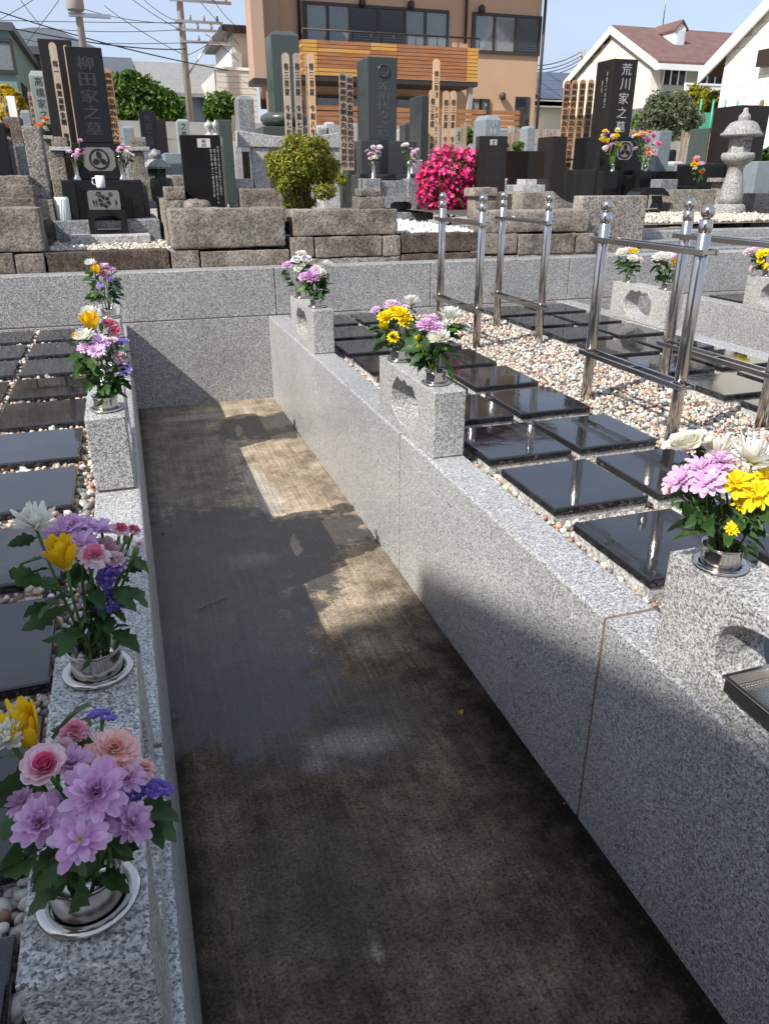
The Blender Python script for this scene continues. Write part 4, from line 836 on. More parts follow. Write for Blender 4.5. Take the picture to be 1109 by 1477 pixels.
def incense_hole(g, part, mat, px0, px1, yt, yb, Y, depth, parent=None):
    """a squat block with an oval niche and a steel ledge"""
    x0, x1, z0, z1 = g.loc(px0, px1, yt, yb, Y); y = Y - g.o.y; cx, cz = (x0 + x1) / 2, (z0 + z1) / 2 - (z1 - z0) * .02; aw, ah = (x1 - x0) * .36, (z1 - z0) * .30; n = 32; m = MB()
    H = []; O = []
    for k in range(n):
        a = 2 * math.pi * (k + .5) / n; c, s = math.cos(a), math.sin(a); r = 1 / ((abs(c) / aw) ** 3 + (abs(s) / ah) ** 3) ** (1 / 3); r *= 1 - .06 * max(0, math.cos(2 * a + math.pi)) ** 4 * (1 if True else 0)
        kk = min((x1 - x0) / 2 / max(abs(c), 1e-6), (z1 - cz if s > 0 else cz - z0) / max(abs(s), 1e-6)); H.append((cx + r * c, cz + r * s)); O.append((cx + kk * c, cz + kk * s))
    # snap the outer ring to the corners
    for c_ in ((x0, z0), (x1, z0), (x1, z1), (x0, z1)):
        i = min(range(n), key=lambda q: (O[q][0] - c_[0]) ** 2 + (O[q][1] - c_[1]) ** 2); O[i] = c_
    vs = [(p[0], y, p[1]) for p in H] + [(p[0], y, p[1]) for p in O] + [(p[0], y + depth * .8, p[1]) for p in H] + [(p[0], y + depth, p[1]) for p in O]; fs = []
    for i in range(n):
        j = (i + 1) % n; fs += [(n + i, n + j, j, i), (i, j, 2 * n + j, 2 * n + i), (n + j, n + i, 3 * n + i, 3 * n + j)]
    fs += [tuple(2 * n + i for i in range(n)), tuple(3 * n + i for i in reversed(range(n)))]
    b = m.add(vs, fs).build(part, M[mat], parent or g.t)
    B(cx - aw * .85, cx + aw * .85, y + .01, y + depth * .7, cz - ah * .72, cz - ah * .72 + .006).build('ash_tray', M['steel'], b); return b
incense_hole(g, 'incense_block', 'black', 128, 184, 302, 341, 6.45, .18)
g.box('crest_stone', 'black', 108, 179, 206, 259, 7.0, .46, .006)
def crest(g, px0, px1, yt, yb, Y, ring='carve_dark', panel='etched', sq=True):
    x0, x1, z0, z1 = g.loc(px0, px1, yt, yb, Y); y = Y - g.o.y; cx, cz = (x0 + x1) / 2, (z0 + z1) / 2; r = min(x1 - x0, z1 - z0) * .44; c = .2 * (z1 - z0)
    ol = MB().prism([(x0 + c, z0), (x1 - c, z0), (x1, z0 + c), (x1, z1 - c), (x1 - c, z1), (x0 + c, z1), (x0, z1 - c), (x0, z0 + c)], y - .003, y - .0002).build('crest_panel', M[panel], g.t)
    m = MB(); N = 28
    for ra, rb in ((.88, 1.0), (.60, .66)) if False else ((.84, 1.02),):
        for k in range(N):
            a, b = 2 * math.pi * k / N, 2 * math.pi * (k + 1) / N; m.add([(cx + ra * r * math.cos(a), y - .005, cz + ra * r * math.sin(a)), (cx + rb * r * math.cos(a), y - .005, cz + rb * r * math.sin(a)), (cx + rb * r * math.cos(b), y - .005, cz + rb * r * math.sin(b)), (cx + ra * r * math.cos(b), y - .005, cz + ra * r * math.sin(b))], [(0, 1, 2, 3)])
    for k in range(3):                                   # three leaves inside the ring
        a0 = math.pi / 2 + k * 2 * math.pi / 3; P = []
        for t in range(9):
            u = t / 8 * 2 * math.pi; lx, lz = .36 * math.cos(u) * (1 + .15 * math.sin(3 * u)), .27 * math.sin(u); P.append((cx + r * ((.42 + lx) * math.cos(a0) - lz * math.sin(a0)), y - .006, cz + r * ((.42 + lx) * math.sin(a0) + lz * math.cos(a0))))
        m.add(P[:8], [tuple(range(8))])
    m.build('crest', M[ring], ol)
crest(g, 120, 166, 212, 246, 7.0)
g.box('name_stone', 'black', 103, 155, 67, 206, 7.08, .33, .008)
x0, x1, z0, z1 = g.loc(103, 155, 67, 206, 7.08); cx = (x0 + x1) / 2
lettering('柳田家之墓', M['carve_grey'], g.t, cx, 7.08 - g.o.y - .0015, z1 - .05, z0 + .05, (x1 - x0) * .46, fill=.8, bold=.0035)
for i, px in enumerate((112, 178)):
    p = atZ(px, 254, atY(150, 259, 6.78).z) if False else atY(px, 259, 6.84); v = thing('altar_vase', ['fluted silver vase left of the round crest', 'fluted silver vase right of the round crest'][i], 'vase', p, group='silver vases on the tall black grave')
    MB().lathe([(.034, 0), (.032, .012), (.020, .03), (.018, .06), (.022, .11), (.030, .165), (.034, .17), (.031, .168), (.018, .10)], 20, close=False).build('cup', M['steel'], v)
t = thing('mug', 'white mug with a dark mark standing on the black altar', 'mug', atY(146, 270, 6.70))
MB().lathe([(.032, 0), (.034, .004), (.034, .085), (.031, .085), (.03, .01), (.001, .01)], 24, close=False).build('cup', M['white_cer'], t); MB().tube([(-.033, 0, .07), (-.055, 0, .065), (-.06, 0, .045), (-.055, 0, .025), (-.033, 0, .018)], .005, 8).build('handle', M['white_cer'], t)
t = thing('candle_box', 'white ribbed cylinder standing left of the black altar', 'container', atY(93, 318, 6.62))
m = MB(); m.lathe([(.05, 0), (.052, .01), (.05, .165), (.045, .168), (.04, .168)], 24, close=True); m.build('body', M['white_cer'], t)
m = MB()
for q in range(9): a = R(200 + q * 18); m.tube([(.051 * math.cos(a), .051 * math.sin(a), .01), (.051 * math.cos(a + .25), .051 * math.sin(a + .25), .16)], .004, 5)
m.build('rib', M['white_cer'], t)
def mini(label, px, py, wpx, hpx, Y, cols, n=14, seed=1, kinds=('lilac_mum', 'daisy', 'carnation'), dia=11, nleaf=22, rim=None, leaf=.05):
    g_ = random.Random(seed); V = atY(px, py, Y); hs = []
    for k in range(n):
        a = g_.random() * 6.28; r = math.sqrt(g_.random()); hs.append((px + wpx / 2 * r * math.cos(a), py - hpx * .62 + hpx * .36 * r * math.sin(a), dia * g_.uniform(.75, 1.2), g_.choice(kinds), g_.choice(cols), g_.uniform(-.06, .06), .4))
    return bouquet(label, V.x, V.y, V.z, hs, nleaf, leaf, False, seed, group='flowers on the old graves')
mini('purple and orange flowers in the left silver vase of the tall black grave', 111, 238, 26, 40, 6.84, ['lilac', 'lilac', 'lilac_deep', 'orange', 'palepink'], 13, 71, ('daisy', 'statice'), 9, 14)
mini('purple and cream flowers in the right silver vase of the tall black grave', 180, 238, 26, 30, 6.84, ['lilac', 'lilac', 'cream', 'palepink'], 12, 72, ('daisy', 'statice'), 9, 14)
for lab, a, b, yb in (('pinkish stone gate post left of the black grave', 73, 100, 306), ('pinkish stone gate post right of the black grave', 188, 213, 316)):
    p = T('stone_post', lab, 'post', (a + b) / 2, yb, 7.15 if a < 100 else 7.0, 'stone posts flanking the black grave'); Yp = p.Y
    p.rock('shaft', 'tuff2', a + 2, b - 1, 217, yb, Yp, .18, .005, down=.05); p.box('cap', 'granite_pale', a - 2, b + 3, 211, 217, Yp - .02, .22, .004); p.rock('top_block', 'tuff2', a + 1, b - 2, 197, 211, Yp + .02, .15, .005)
toba('tall greying board standing left of the black grave before a dark stone', 74.5, 60, 10.5, 215, 7.75, 'toba_mid', '得一 南無遍照金剛 柳田', (.16, .97), bold=.002)
toba('narrow pale board squeezed against the left edge of the black grave', 93.5, 64, 5, 215, 7.6, 'toba_new', None)
toba('orange lettered board right of the tall black grave', 154, 98, 12.5, 222, 7.7, 'toba_rust', '南無遍照金剛為先祖代々菩提', (.04, .98), tw=.8, bold=.0015)
s = T('gravestone', 'very tall plain dark stone behind the left memorial board', 'gravestone', 85, 200, 8.7); s.box('body', 'brown_black', 66, 114, 56, 215, 8.7, .45, .01, down=.8)
s = T('gravestone', 'pale grey-green gravestone with a carved name at the upper left', 'gravestone', 65, 180, 9.6); s.frus('body', 'stone_green', 46.5, 72, 101, 179, 9.6, .34, .05); s.text('高橋家之', 'carve_grey', 53, 65, 109, 172, 9.6); s.box('base', 'black', 50, 92, 179, 240, 9.5, .6, .006, down=.6)
s = T('gravestone', 'small grey stone left of the pale grey-green gravestone', 'gravestone', 38, 182, 11.5); s.frus('body', 'stone_blue', 32, 46, 158, 200, 11.5, .2, .03, down=1)
s = T('granite_post', 'rough granite square post by the left kerb', 'post', 60, 286, 6.75); s.rock('shaft', 'granite_rough', 40, 66, 181, 288, 6.75, .2, .004, 3, down=.1)
s = T('gravestone', 'black stone cut by the left picture edge', 'gravestone', 8, 256, 7.6); s.box('body', 'black', -45, 14, 176, 262, 7.6, .35, .008, down=.2)
s = T('gravestone', 'brown stone at the left picture edge behind the black one', 'gravestone', 20, 215, 9.0); s.rock('body', 'tuff2', 10, 34, 168, 235, 9.0, .3, .006, down=.5)
s = T('gravestone', 'pale granite base behind the left granite post', 'gravestone', 35, 250, 8.0); s.box('body', 'granite_pale', 26, 50, 210, 262, 8.0, .25, .006, down=.2)
toba('short weathered board left of the pale grey-green gravestone', 42, 131, 6, 190, 10.4, 'toba_old', '南無遍照金剛', (.1, .95), tw=.75)
s = T('notice_board', 'small white framed notice board at the upper left by yellow leaves', 'sign', 14, 172, 12.5); s.box('panel', 'white', 11, 24, 138, 168, 12.5, .03, .003); s.box('post', 'steel_brushed', 7.5, 9, 138, 190, 12.48, .03, .002, down=1); s.box('post', 'steel_brushed', 24.5, 26, 138, 190, 12.48, .03, .002, down=1)
mini('orange and white flowers before the pale grey-green gravestone', 62, 195, 22, 26, 9.1, ['orange', 'white', 'palepink', 'orange'], 9, 73, ('mum', 'carnation'), 11, 12)
s = T('stone_shelf', 'pale stone shelf under the orange and white flowers', 'shelf', 75, 240, 9.0); s.box('top', 'granite_pale', 60, 96, 195, 200, 9.0, .5, .004); s.box('support', 'tuff2', 66, 92, 200, 260, 9.05, .4, .006)

# ---- centre left
s = T('stone_lantern', 'low dark stone lantern with a flat roof, right of the black grave', 'lantern', 232, 288, 7.6); X = s.t
def pxr(w, Y=7.6): return w * ((atY(232, 250, Y) - EYE).dot(Fv) / FPX) / 2
zz = lambda py: atY(232, py, 7.6).z - s.o.z
MB().lathe([(pxr(40), zz(289)), (pxr(44), zz(270)), (pxr(40), zz(257)), (pxr(30), zz(256))], 6, smooth=False).build('base', M['lantern_dark'], X, (0, .15, 0))
lb = MB().lathe([(pxr(28), zz(257)), (pxr(29), zz(243))], 6, smooth=False).build('light_box', M['lantern_dark'], X, (0, .15, 0), (0, 0, R(30)))
for dx in (-.035, .035): MB().lathe([(.001, 0), (.014, 0)], 10, close=False).build('opening', M['ink'], lb, (.082 * 0 + dx, -.104, zz(250)), (R(90), 0, R(-30))) if False else None
MB().lathe([(pxr(46), zz(243)), (pxr(48), zz(240)), (pxr(40), zz(235)), (pxr(22), zz(229)), (pxr(8), zz(228))], 6, smooth=False).build('roof', M['lantern'], X, (0, .15, 0), (0, 0, R(30)))
MB().lathe([(pxr(12), zz(229)), (pxr(18), zz(225)), (pxr(19), zz(221)), (pxr(10), zz(218)), (pxr(7), zz(215)), (.002, zz(213))], 16, close=False).build('finial', M['lantern'], X, (0, .15, 0))
s = T('epitaph_stele', 'black rectangular stele with columns of engraved names, on the kerb left of the shrub', 'stele', 297, 300, 6.35, rz=R(-14)); x0, x1, z0, z1 = s.loc(266, 324, 196, 302, 6.35)
w_, h_ = (x1 - x0), z1 - z0; B(-w_ / 2, w_ / 2, 0, .16, -.1, h_).build('slab', M['black'], s.t, bevel=.006)
B(-.02, .075, -.003, 0, h_ - .085, h_ - .025).build('crest_panel', M['carve_pale'], s.t); lettering('墓誌', M['ink'], s.t, .028, -.0045, h_ - .028, h_ - .082, .035)
for i, (cx, tx, a, b) in enumerate(((.145, '平成二十年八月十日行年七十六歳俗名', .15, .82), (.115, '信士昭和六十年三月行年八十', .18, .95), (.085, '信女平成十二年五月行年', .18, .85))): lettering(tx, M['carve_pale'], s.t, cx * w_ / .34, -.002, h_ * (1 - a), h_ * (1 - b), .016)
s = T('field_stone', 'pale rugged stone lying at the foot of the black stele', 'rock', 286, 300, 6.1); x0, x1, z0, z1 = s.loc(268, 304, 288, 303, 6.05); rough_block(x0, x1, -.06, .12, z0 - .05, z1, .02, .025, .04, 44).build('rock', M['tuff2'], s.t)
s = T('gravestone', 'black gravestone with a carved name beyond the low lantern', 'gravestone', 212, 216, 10.5); s.box('body', 'black', 203, 226, 159, 216, 10.5, .3, .006); s.text('石塚家之墓'[:0] + '先祖之墓', 'carve_grey', 209, 220, 164, 210, 10.5); s.box('base', 'granite_grey', 195, 234, 216, 262, 10.4, .6, .008, down=.3)
s = T('gravestone', 'dark narrow stone behind the black gravestone beyond the low lantern', 'gravestone', 232, 214, 11.5); s.box('body', 'brown_black', 226, 241, 172, 220, 11.5, .3, .006, down=.8)
s = T('gravestone', 'small blue-grey slab right of the orange lettered board', 'gravestone', 185, 208, 11.5); s.frus('body', 'stone_blue', 178, 194, 181, 212, 11.5, .15, .02, down=.9); s.text('先祖代々', 'carve_pale', 183, 190, 184, 210, 11.5)
s = T('gravestone', 'slim pale green stone in front of the concrete wall, left of centre', 'gravestone', 266, 215, 12); s.frus('body', 'stone_green', 257, 274, 171, 222, 12, .25, .03, down=.6); s.text('之墓', 'carve_grey', 261, 269, 175, 200, 12)
s = T('grave_base', 'wide blue-grey plinth behind the black stele', 'plinth', 262, 245, 9.6); s.box('plinth', 'stone_blue', 238, 284, 220, 246, 9.6, .5, .01, down=.4)
s = T('grave_base', 'brown block plinth between the low lantern and the black stele', 'plinth', 255, 262, 8.6); s.rock('plinth', 'tuff2', 236, 272, 252, 275, 8.6, .4, .006, down=.3)
s = T('stone_post', 'tall dark green post right of the black stele', 'post', 325, 258, 8.2); s.box('shaft', 'green_mid', 318, 337, 172, 262, 8.2, .22, .006, down=.2)
for i, px in enumerate((302, 312)):
    p = atY(px, 196, 8.6); o = MB().lathe([(.05, -.3), (.06, 0), (.05, .015), (.02, .03), (.018, .05), (.045, .085), (.042, .11), (.015, .13), (.004, .15)], 14).build('stone_finial', M['granite_pale'], None, p); tag(o, ['pale onion-shaped finial above the black stele, left one', 'pale onion-shaped finial above the black stele, right one'][i], 'finial', 'finials above the stele')
s = T('gravestone', 'white slim grave post right of the tall dark green post', 'gravestone', 344, 260, 8.9); s.box('body', 'granite_pale', 339, 350, 203, 265, 8.9, .15, .005, down=.3)
s = T('gravestone', 'dark narrow grave post under the curved granite lintel', 'gravestone', 356, 258, 9.2); s.box('body', 'brown_black', 351, 361, 218, 265, 9.2, .15, .005, down=.3)
s = T('gravestone', 'speckled grey gravestone above the left end of the curved lintel', 'gravestone', 356, 190, 10.2); s.frus('body', 'granite_grey', 344, 367, 137, 195, 10.2, .3, .04, down=.9); s.text('先祖代々', 'carve_pale', 351, 361, 142, 186, 10.2)
s = T('granite_gate', 'pale granite gate with a curved lintel behind the clipped shrub', 'gate', 420, 290, 8.4)
x0, x1, z0, z1 = s.loc(344, 497, 188, 212, 8.4); P = [(x0, z0), (x1, z0), (x1, z1)] + [(x0 + (x1 - x0) * (1 - t), z1 - .055 * math.sin(math.pi * t)) for t in [i / 10 for i in range(1, 10)]] + [(x0, z1)]
MB().prism(P, 0, .22).build('lintel', M['granite_pale'], s.t, bevel=.006)
s.box('post', 'granite_pale', 366, 389, 212, 275, 8.42, .18, .006, down=.2); s.box('post', 'granite_pale', 466, 490, 212, 275, 8.42, .18, .006, down=.2); s.box('side_wall', 'granite_pale', 330, 366, 257, 292, 8.38, .2, .006, down=.2)
s = T('gravestone', 'huge dark green grave pillar with a round collar, left of the tan house balcony', 'gravestone', 410, 195, 11.2); x0, x1, z0, z1, y = s.frus('body', 'green_mid', 393, 433, 43, 165, 11.2, .42, .05)
zz = lambda py: atY(412, py, 11.2).z - s.o.z
cxx = (x0 + x1) / 2; MB().lathe([(.24, zz(183)), (.31, zz(178)), (.345, zz(171)), (.33, zz(165)), (.26, zz(161))], 28).build('collar', M['green_mid'], s.t, (cxx, .21, 0)); s.box('base', 'green_mid', 380, 446, 182, 215, 11.0, .9, .01, down=.8)
for i, (px, tx, mt) in enumerate(((412.5, '得三菩提 令和七年', 'toba_mid'), (428.5, '得三菩提 令和七年', 'toba_mid'), (449, '得三菩提 令和八年', 'toba_new'))):
    toba(['greying board inscribed for the seventh year, leftmost over the clipped shrub', 'greying board for the seventh year, second over the clipped shrub', 'tan board inscribed for the eighth year, third over the clipped shrub'][i], px - 1, 75, 10.5, 215, 9.3, mt, tx, (.1, .86), bold=.0025)
toba('grey board half hidden behind the third one over the shrub', 443, 77, 6, 215, 9.6, 'toba_mid', '得三菩提 令和七年', (.1, .86))
toba('weathered board crowded with faded script, left of the central dark pillar', 494, 102, 10.5, 245, 7.9, 'toba_old', '南無遍照金剛為先祖代々菩提也', (.03, .97), tw=.85, bold=.002)
toba('second weathered board against the left side of the central dark pillar', 504, 106, 10, 245, 8.1, 'toba_old', '南無遍照金剛為先祖代々菩提也', (.03, .97), tw=.85, bold=.002)
for i, (a, b, c, d) in enumerate(((458, 474, 180, 200), (471, 483, 175, 200))):
    s = T('gravestone', ['small pale square grave plaque behind the clipped shrub', 'small pale grave post beside the square plaque'][i], 'gravestone', (a + b) / 2, d, 12.5); s.frus('body', 'granite_pale', a, b, c, d, 12.5, .2, .03, down=.9)
    if i == 0: s.box('inset', 'stone_blue', a + 3.5, b - 3, c + 6, d - 3, 12.49, .02, .002)

M['carve_mid'] = plain('cut_letter_mid', (.075, .08, .08), .7, .3)
# ---- central dark grave
Yc = 8.5
s = T('family_grave', 'central dark green-grey pillar grave with a raised round crest, flowers on both sides', 'grave', 565, 312, Yc)
s.box('name_stone', 'green_dark', 530.5, 572.5, 81, 203, Yc, .40, .01)
x0, x1, z0, z1 = s.loc(530.5, 572.5, 81, 203, Yc); cx = (x0 + x1) / 2
ct = MB().lathe([(.062, 0), (.06, .012), (.05, .014), (.047, .009), (.001, .009)], 24, close=False).build('crest', M['green_dark'], s.t, (cx + .01, 0, z1 - .125), (R(90), 0, 0)); 
m = MB()
for k in range(5): a = R(90 + 72 * k); m.add([(.0, 0, .011), (.034 * math.cos(a - .4), .034 * math.sin(a - .4), .011), (.04 * math.cos(a), .04 * math.sin(a), .011), (.034 * math.cos(a + .4), .034 * math.sin(a + .4), .011)], [(0, 1, 2, 3)])
m.build('crest_petals', M['carve_grey'], ct)
lettering('先祖代々之墓', M['carve_mid'], s.t, cx + .01, -.0015, z1 - .22, z0 + .03, (x1 - x0) * .44, fill=.8, bold=.002)
s.box('upper_base', 'green_dark', 521, 601, 202, 252, Yc - .20, .75, .01); s.box('lower_base', 'green_dark', 519, 604, 251, 312, Yc - .32, 1.0, .01, down=.15)
s.box('vase_stand', 'granite_grey', 527, 549, 257, 300, Yc - .62, .26, .006, down=.1); s.box('vase_stand', 'granite_grey', 589, 604, 257, 310, Yc - .62, .26, .006, down=.1); s.box('altar', 'granite_grey', 549, 589, 260, 286, Yc - .58, .24, .006)
incense_hole(s, 'incense_block', 'granite_grey', 556, 601, 284, 311, Yc - .82, .24)
s.box('front_slab', 'granite_grey', 535, 625, 306, 317, Yc - .9, .3, .006)
for i, px in enumerate((538.5, 589.5)):
    p = atY(px, 257, Yc - .5); v = thing('altar_vase', ['slim silver vase on the left stand of the central grave', 'slim silver vase on the right stand of the central grave'][i], 'vase', p, group='silver vases on the central grave'); MB().lathe([(.028, 0), (.028, .006), (.02, .012), (.02, .13), (.024, .165), (.022, .165), (.018, .13)], 18, close=False).build('cup', M['steel'], v)
    mini(['white and lilac flowers with a yellow top, left of the central crest pillar', 'white and lilac flowers with a yellow top, right of the central crest pillar'][i], px, 240, 25, 36, Yc - .5, ['palepink', 'palepink', 'white', 'lilac', 'white'], 14, 81 + i, ('lilac_mum', 'daisy'), 9, 14)
s = T('offering_box', 'small white box on the ledge right of the central grave', 'box', 601, 250, Yc - .1); s.box('body', 'white_cer', 595, 609, 230, 250, Yc - .45, .1, .003)
s = T('gravestone', 'dark square stone pillar right of the central grave', 'gravestone', 612, 235, 9.6); s.box('body', 'green_dark', 607, 620, 137, 262, 9.6, .42, .006, down=.5)
for px, pt, w_, pb, lab, tx in ((630, 84, 10.5, 262, 'tallest new tan board behind the azalea', '得三菩提 令和八年二月十日'), (624.5, 128, 10, 262, 'new tan board left of the tallest one behind the azalea', '得三菩提 令和八年'), (644, 130, 10, 262, 'new tan board just right of the tallest one behind the azalea', '得三菩提 令和八年'), (654.5, 130, 10, 262, 'rightmost new tan board behind the azalea', '得三菩提 令和八年')):
    toba(lab, px, pt, w_, pb, 9.15 if px != 630 else 9.25, 'toba_new', tx, (.09, .80), bold=.002)

# ---- right of centre
s = T('gravestone', 'grey stone with a carved three-character family name, behind the lettered black slab', 'gravestone', 708, 208, 8.8); s.frus('body', 'stone_blue', 699, 721, 165, 240, 8.8, .33, .05, down=.4); s.text('小林家', 'gold', 705, 717, 170, 207, 8.8, bold=.002)
s = T('epitaph_stele', 'black slab with rows of engraved text right of the pink azalea', 'stele', 708, 275, 7.3, rz=R(-8)); x0, x1, z0, z1 = s.loc(689, 727, 206, 285, 7.3); w_, h_ = x1 - x0, z1 - z0
B(-w_ / 2, w_ / 2, 0, .13, -.3, h_).build('slab', M['brown_black'], s.t, bevel=.005); B(-.035, .035, -.003, 0, h_ - .08, h_ - .03).build('crest_panel', M['carve_pale'], s.t, bevel=.002); lettering('墓誌', M['ink'], s.t, 0, -.0045, h_ - .033, h_ - .077, .03)
for i in range(5): lettering('平成十年行年八十信士', M['carve_grey'], s.t, -.055 + i * .032, -.002, h_ - .11, h_ * .18, .02)
s = T('grave_wall', 'wide low dark polished panel between two pale posts, right of centre', 'panel', 758, 270, 8.6); s.box('panel', 'brown_black', 729, 786, 217, 270, 8.6, .12, .005, down=.2); s.box('post', 'granite_pale', 787, 793, 216, 280, 8.55, .2, .004, down=.2); s.box('footing', 'granite_pale', 727, 790, 266, 278, 8.5, .3, .006, down=.2)
s = T('stone_step', 'two small pale steps before the wide dark panel', 'steps', 771, 278, 8.2); s.box('step', 'granite_pale', 757, 787, 258, 266, 8.3, .2, .004); s.box('step', 'granite_pale', 753, 787, 266, 276, 8.1, .2, .004, down=.2)
mini('few orange flowers by the lettered black slab', 728, 268, 8, 12, 8.3, ['orange', 'palepink'], 4, 74, ('carnation',), 7, 6)
s = T('gravestone', 'dark grey slab standing left of the black grave at right', 'gravestone', 804, 278, 8.0); s.box('body', 'brown_black', 795, 815, 196, 285, 8.0, .35, .006, down=.2)
Ya = 8.9
s = T('family_grave', 'tall black grave at right with white carved name, bouquets at both sides', 'grave', 890, 285, Ya)
x0, x1, z0, z1 = s.loc(880, 914.5, 84, 196, Ya); w_ = x1 - x0; B(x0, x1, 0, .36, z0, z1).build('name_stone', M['brown_black'], s.t, bevel=.006)
lettering('荒川家之墓', M['carve_pale'], s.t, (x0 + x1) / 2 + .02, -.0015, z1 - .03, z0 + .03, w_ * .40, fill=.8, bold=.0015)
for yy, tx, a, b in ((.11, '平成二十年建之', .15, .62), (.2, '荒川', .25, .42)): lettering(tx, M['carve_pale'], s.t, yy, x0 - .002, z1 - (z1 - z0) * a, z1 - (z1 - z0) * b, .03, face='-x')
s.box('crest_stone', 'black', 866, 928, 196, 246, Ya - .16, .62, .006); crest(s, 890, 912, 203, 230, Ya - .16)
s.box('altar', 'black', 858, 936, 244, 288, Ya - .42, .95, .006, down=.15); s.box('vase_stand', 'black', 870, 890, 246, 290, Ya - .6, .16, .005, down=.1); s.box('vase_stand', 'black', 921, 938, 246, 290, Ya - .6, .16, .005, down=.1); s.box('ledge', 'black', 890, 921, 252, 290, Ya - .52, .1, .005, down=.1)
V_ = [(883, 244, 30, 58, ['yellow', 'lemon', 'lilac', 'cream', 'palepink'], 91, 'bouquet of yellow and cream flowers left of the right black grave crest'), (930, 246, 42, 54, ['palepink', 'hotpink', 'hotpink', 'cream', 'yellow', 'orange', 'lilac'], 92, 'colourful bouquet with deep pink blooms right of the right black grave crest')]
for px, py, a, b, cs, sd, lab in V_:
    p = atY(px, py + 2, Ya - .52); v = thing('altar_vase', lab.replace('bouquet', 'vase under the bouquet', 1)[:70], 'vase', p, group='vases on the right black grave'); MB().lathe([(.03, 0), (.022, .02), (.026, .07), (.03, .075), (.02, .06)], 16, close=False).build('cup', M['steel'], v)
    mini(lab, px, py - 6, a, b, Ya - .52, cs, 20, sd, ('lilac_mum', 'daisy', 'carnation', 'cup'), 9.5, 34)
s = T('incense_stand', 'black carved incense stand with a curved roof before the right black grave', 'incense stand', 938, 306, 7.6); x0, x1, z0, z1 = s.loc(918, 958, 270, 304, 7.6); w_, h_ = x1 - x0, z1 - z0
P = [(x0 - .03, z0 + h_ * .62), (x0 + w_ * .2, z0 + h_ * .70), (x1 - w_ * .2, z0 + h_ * .70), (x1 + .03, z0 + h_ * .62), (x1 - w_ * .02, z0 + h_ * .82), (x1 - w_ * .22, z1), (x0 + w_ * .22, z1), (x0 + w_ * .02, z0 + h_ * .82)]
MB().prism(P, -.06, .18).build('roof', M['black'], s.t, bevel=.004)
for sg in (0, 1):
    P = [(x0 + w_ * .5 + (1 if sg else -1) * w_ * a, z0 + h_ * b) for a, b in ((.28, .05), (.42, .12), (.46, .35), (.40, .64), (.30, .64), (.36, .35), (.30, .16))]
    if sg == 0: P = P[::-1]
    MB().prism(P, 0, .14).build('leg', M['black'], s.t)
B(x0, x1, -.03, .16, z0 - .04, z0 + h_ * .06).build('base', M['black'], s.t, bevel=.004); B(x0 + w_ * .2, x1 - w_ * .2, 0, .1, z0 + h_ * .08, z0 + h_ * .13).build('ash_tray', M['steel'], s.t)
for i, px in enumerate((819, 830, 841.5, 853.5)):
    toba(['leftmost rust-brown board of the row beside the right black grave', 'second rust-brown board of the row beside the right black grave', 'third rust-brown board of the row beside the right black grave', 'fourth rust-brown board, touching the right black grave'][i], px, 115 - i * .5, 10, 262, 9.7 + (.12 if i == 3 else 0), 'toba_rust', '南無遍照金剛為先祖代々菩提也善男', (.03, .97), tw=.85, bold=.002)
s = T('board_rack', 'thin steel rack bar across the row of rust-brown boards', 'rack', 835, 232, 9.65); s.box('bar', 'steel_brushed', 812, 860, 228.5, 231, 9.66, .02, .002); s.box('post', 'steel_brushed', 810, 812, 226, 262, 9.66, .02, .002); s.box('post', 'steel_brushed', 861, 863, 226, 262, 9.66, .02, .002)

# ---- far right
s = T('gravestone', 'grey stone with a flat top right of the colourful bouquet', 'gravestone', 955, 243, 9.6); s.box('body', 'stone_blue', 948, 966, 188, 250, 9.6, .36, .008, down=.3); s.text('之墓', 'carve_pale', 952, 962, 195, 215, 9.6)
s = T('grave_wall', 'low black polished wall right of the right black grave', 'panel', 970, 275, 8.7); s.box('panel', 'black', 941, 997, 246, 290, 8.7, .3, .006, down=.2)
s = T('gravestone', 'green-grey stone with a board leaning on its front, near the lantern', 'gravestone', 1026, 234, 10.2); s.box('body', 'green_mid', 1019, 1037, 184, 240, 10.2, .42, .006, down=.6)
toba('orange board in front of the green-grey stone near the lantern', 1029.5, 188, 9.5, 240, 10.1, 'toba_rust', '南無遍照金剛', (.08, .95), tw=.8, bold=.002)
toba('thin board between the green-grey stone and the tall dark stone', 1040, 191, 5, 240, 10.3, 'toba_rust', None)
s = T('gravestone', 'tall dark polished stone behind the granite lantern', 'gravestone', 1080, 240, 8.8); s.box('body', 'brown_black', 1062, 1104, 151, 240, 8.8, .5, .008); s.box('base', 'black', 1040, 1120, 235, 285, 8.5, .9, .008, down=.2)
s = T('grave_base', 'black polished base left of the granite lantern', 'plinth', 1030, 270, 8.3); s.box('plinth', 'black', 1005, 1046, 238, 272, 8.3, .4, .006); s.box('slab', 'black', 996, 1062, 268, 275, 8.1, .6, .005, down=.1)
mini('orange and yellow flowers before the black base near the lantern', 1008, 262, 18, 38, 7.95, ['orange', 'yellow', 'white', 'lilac'], 9, 75, ('carnation', 'lilac_mum'), 10, 26)
s = T('granite_kerb', 'grey granite back kerb left of the lantern foot', 'kerb', 1000, 310, 7.6); s.box('slab', 'granite_rough', 968, 1041, 273, 312, 7.6, .2, .008, down=.1); s.box('slab', 'granite_rough', 1086, 1180, 278, 322, 7.6, .2, .008, down=.1)
s = T('granite_post', 'square granite corner post touching the lantern foot', 'post', 1050, 310, 7.5); s.box('shaft', 'granite_rough', 1040, 1060, 262, 315, 7.5, .2, .006, down=.1); s.box('cap', 'granite_rough', 1039, 1061, 256, 262, 7.49, .22, .004)
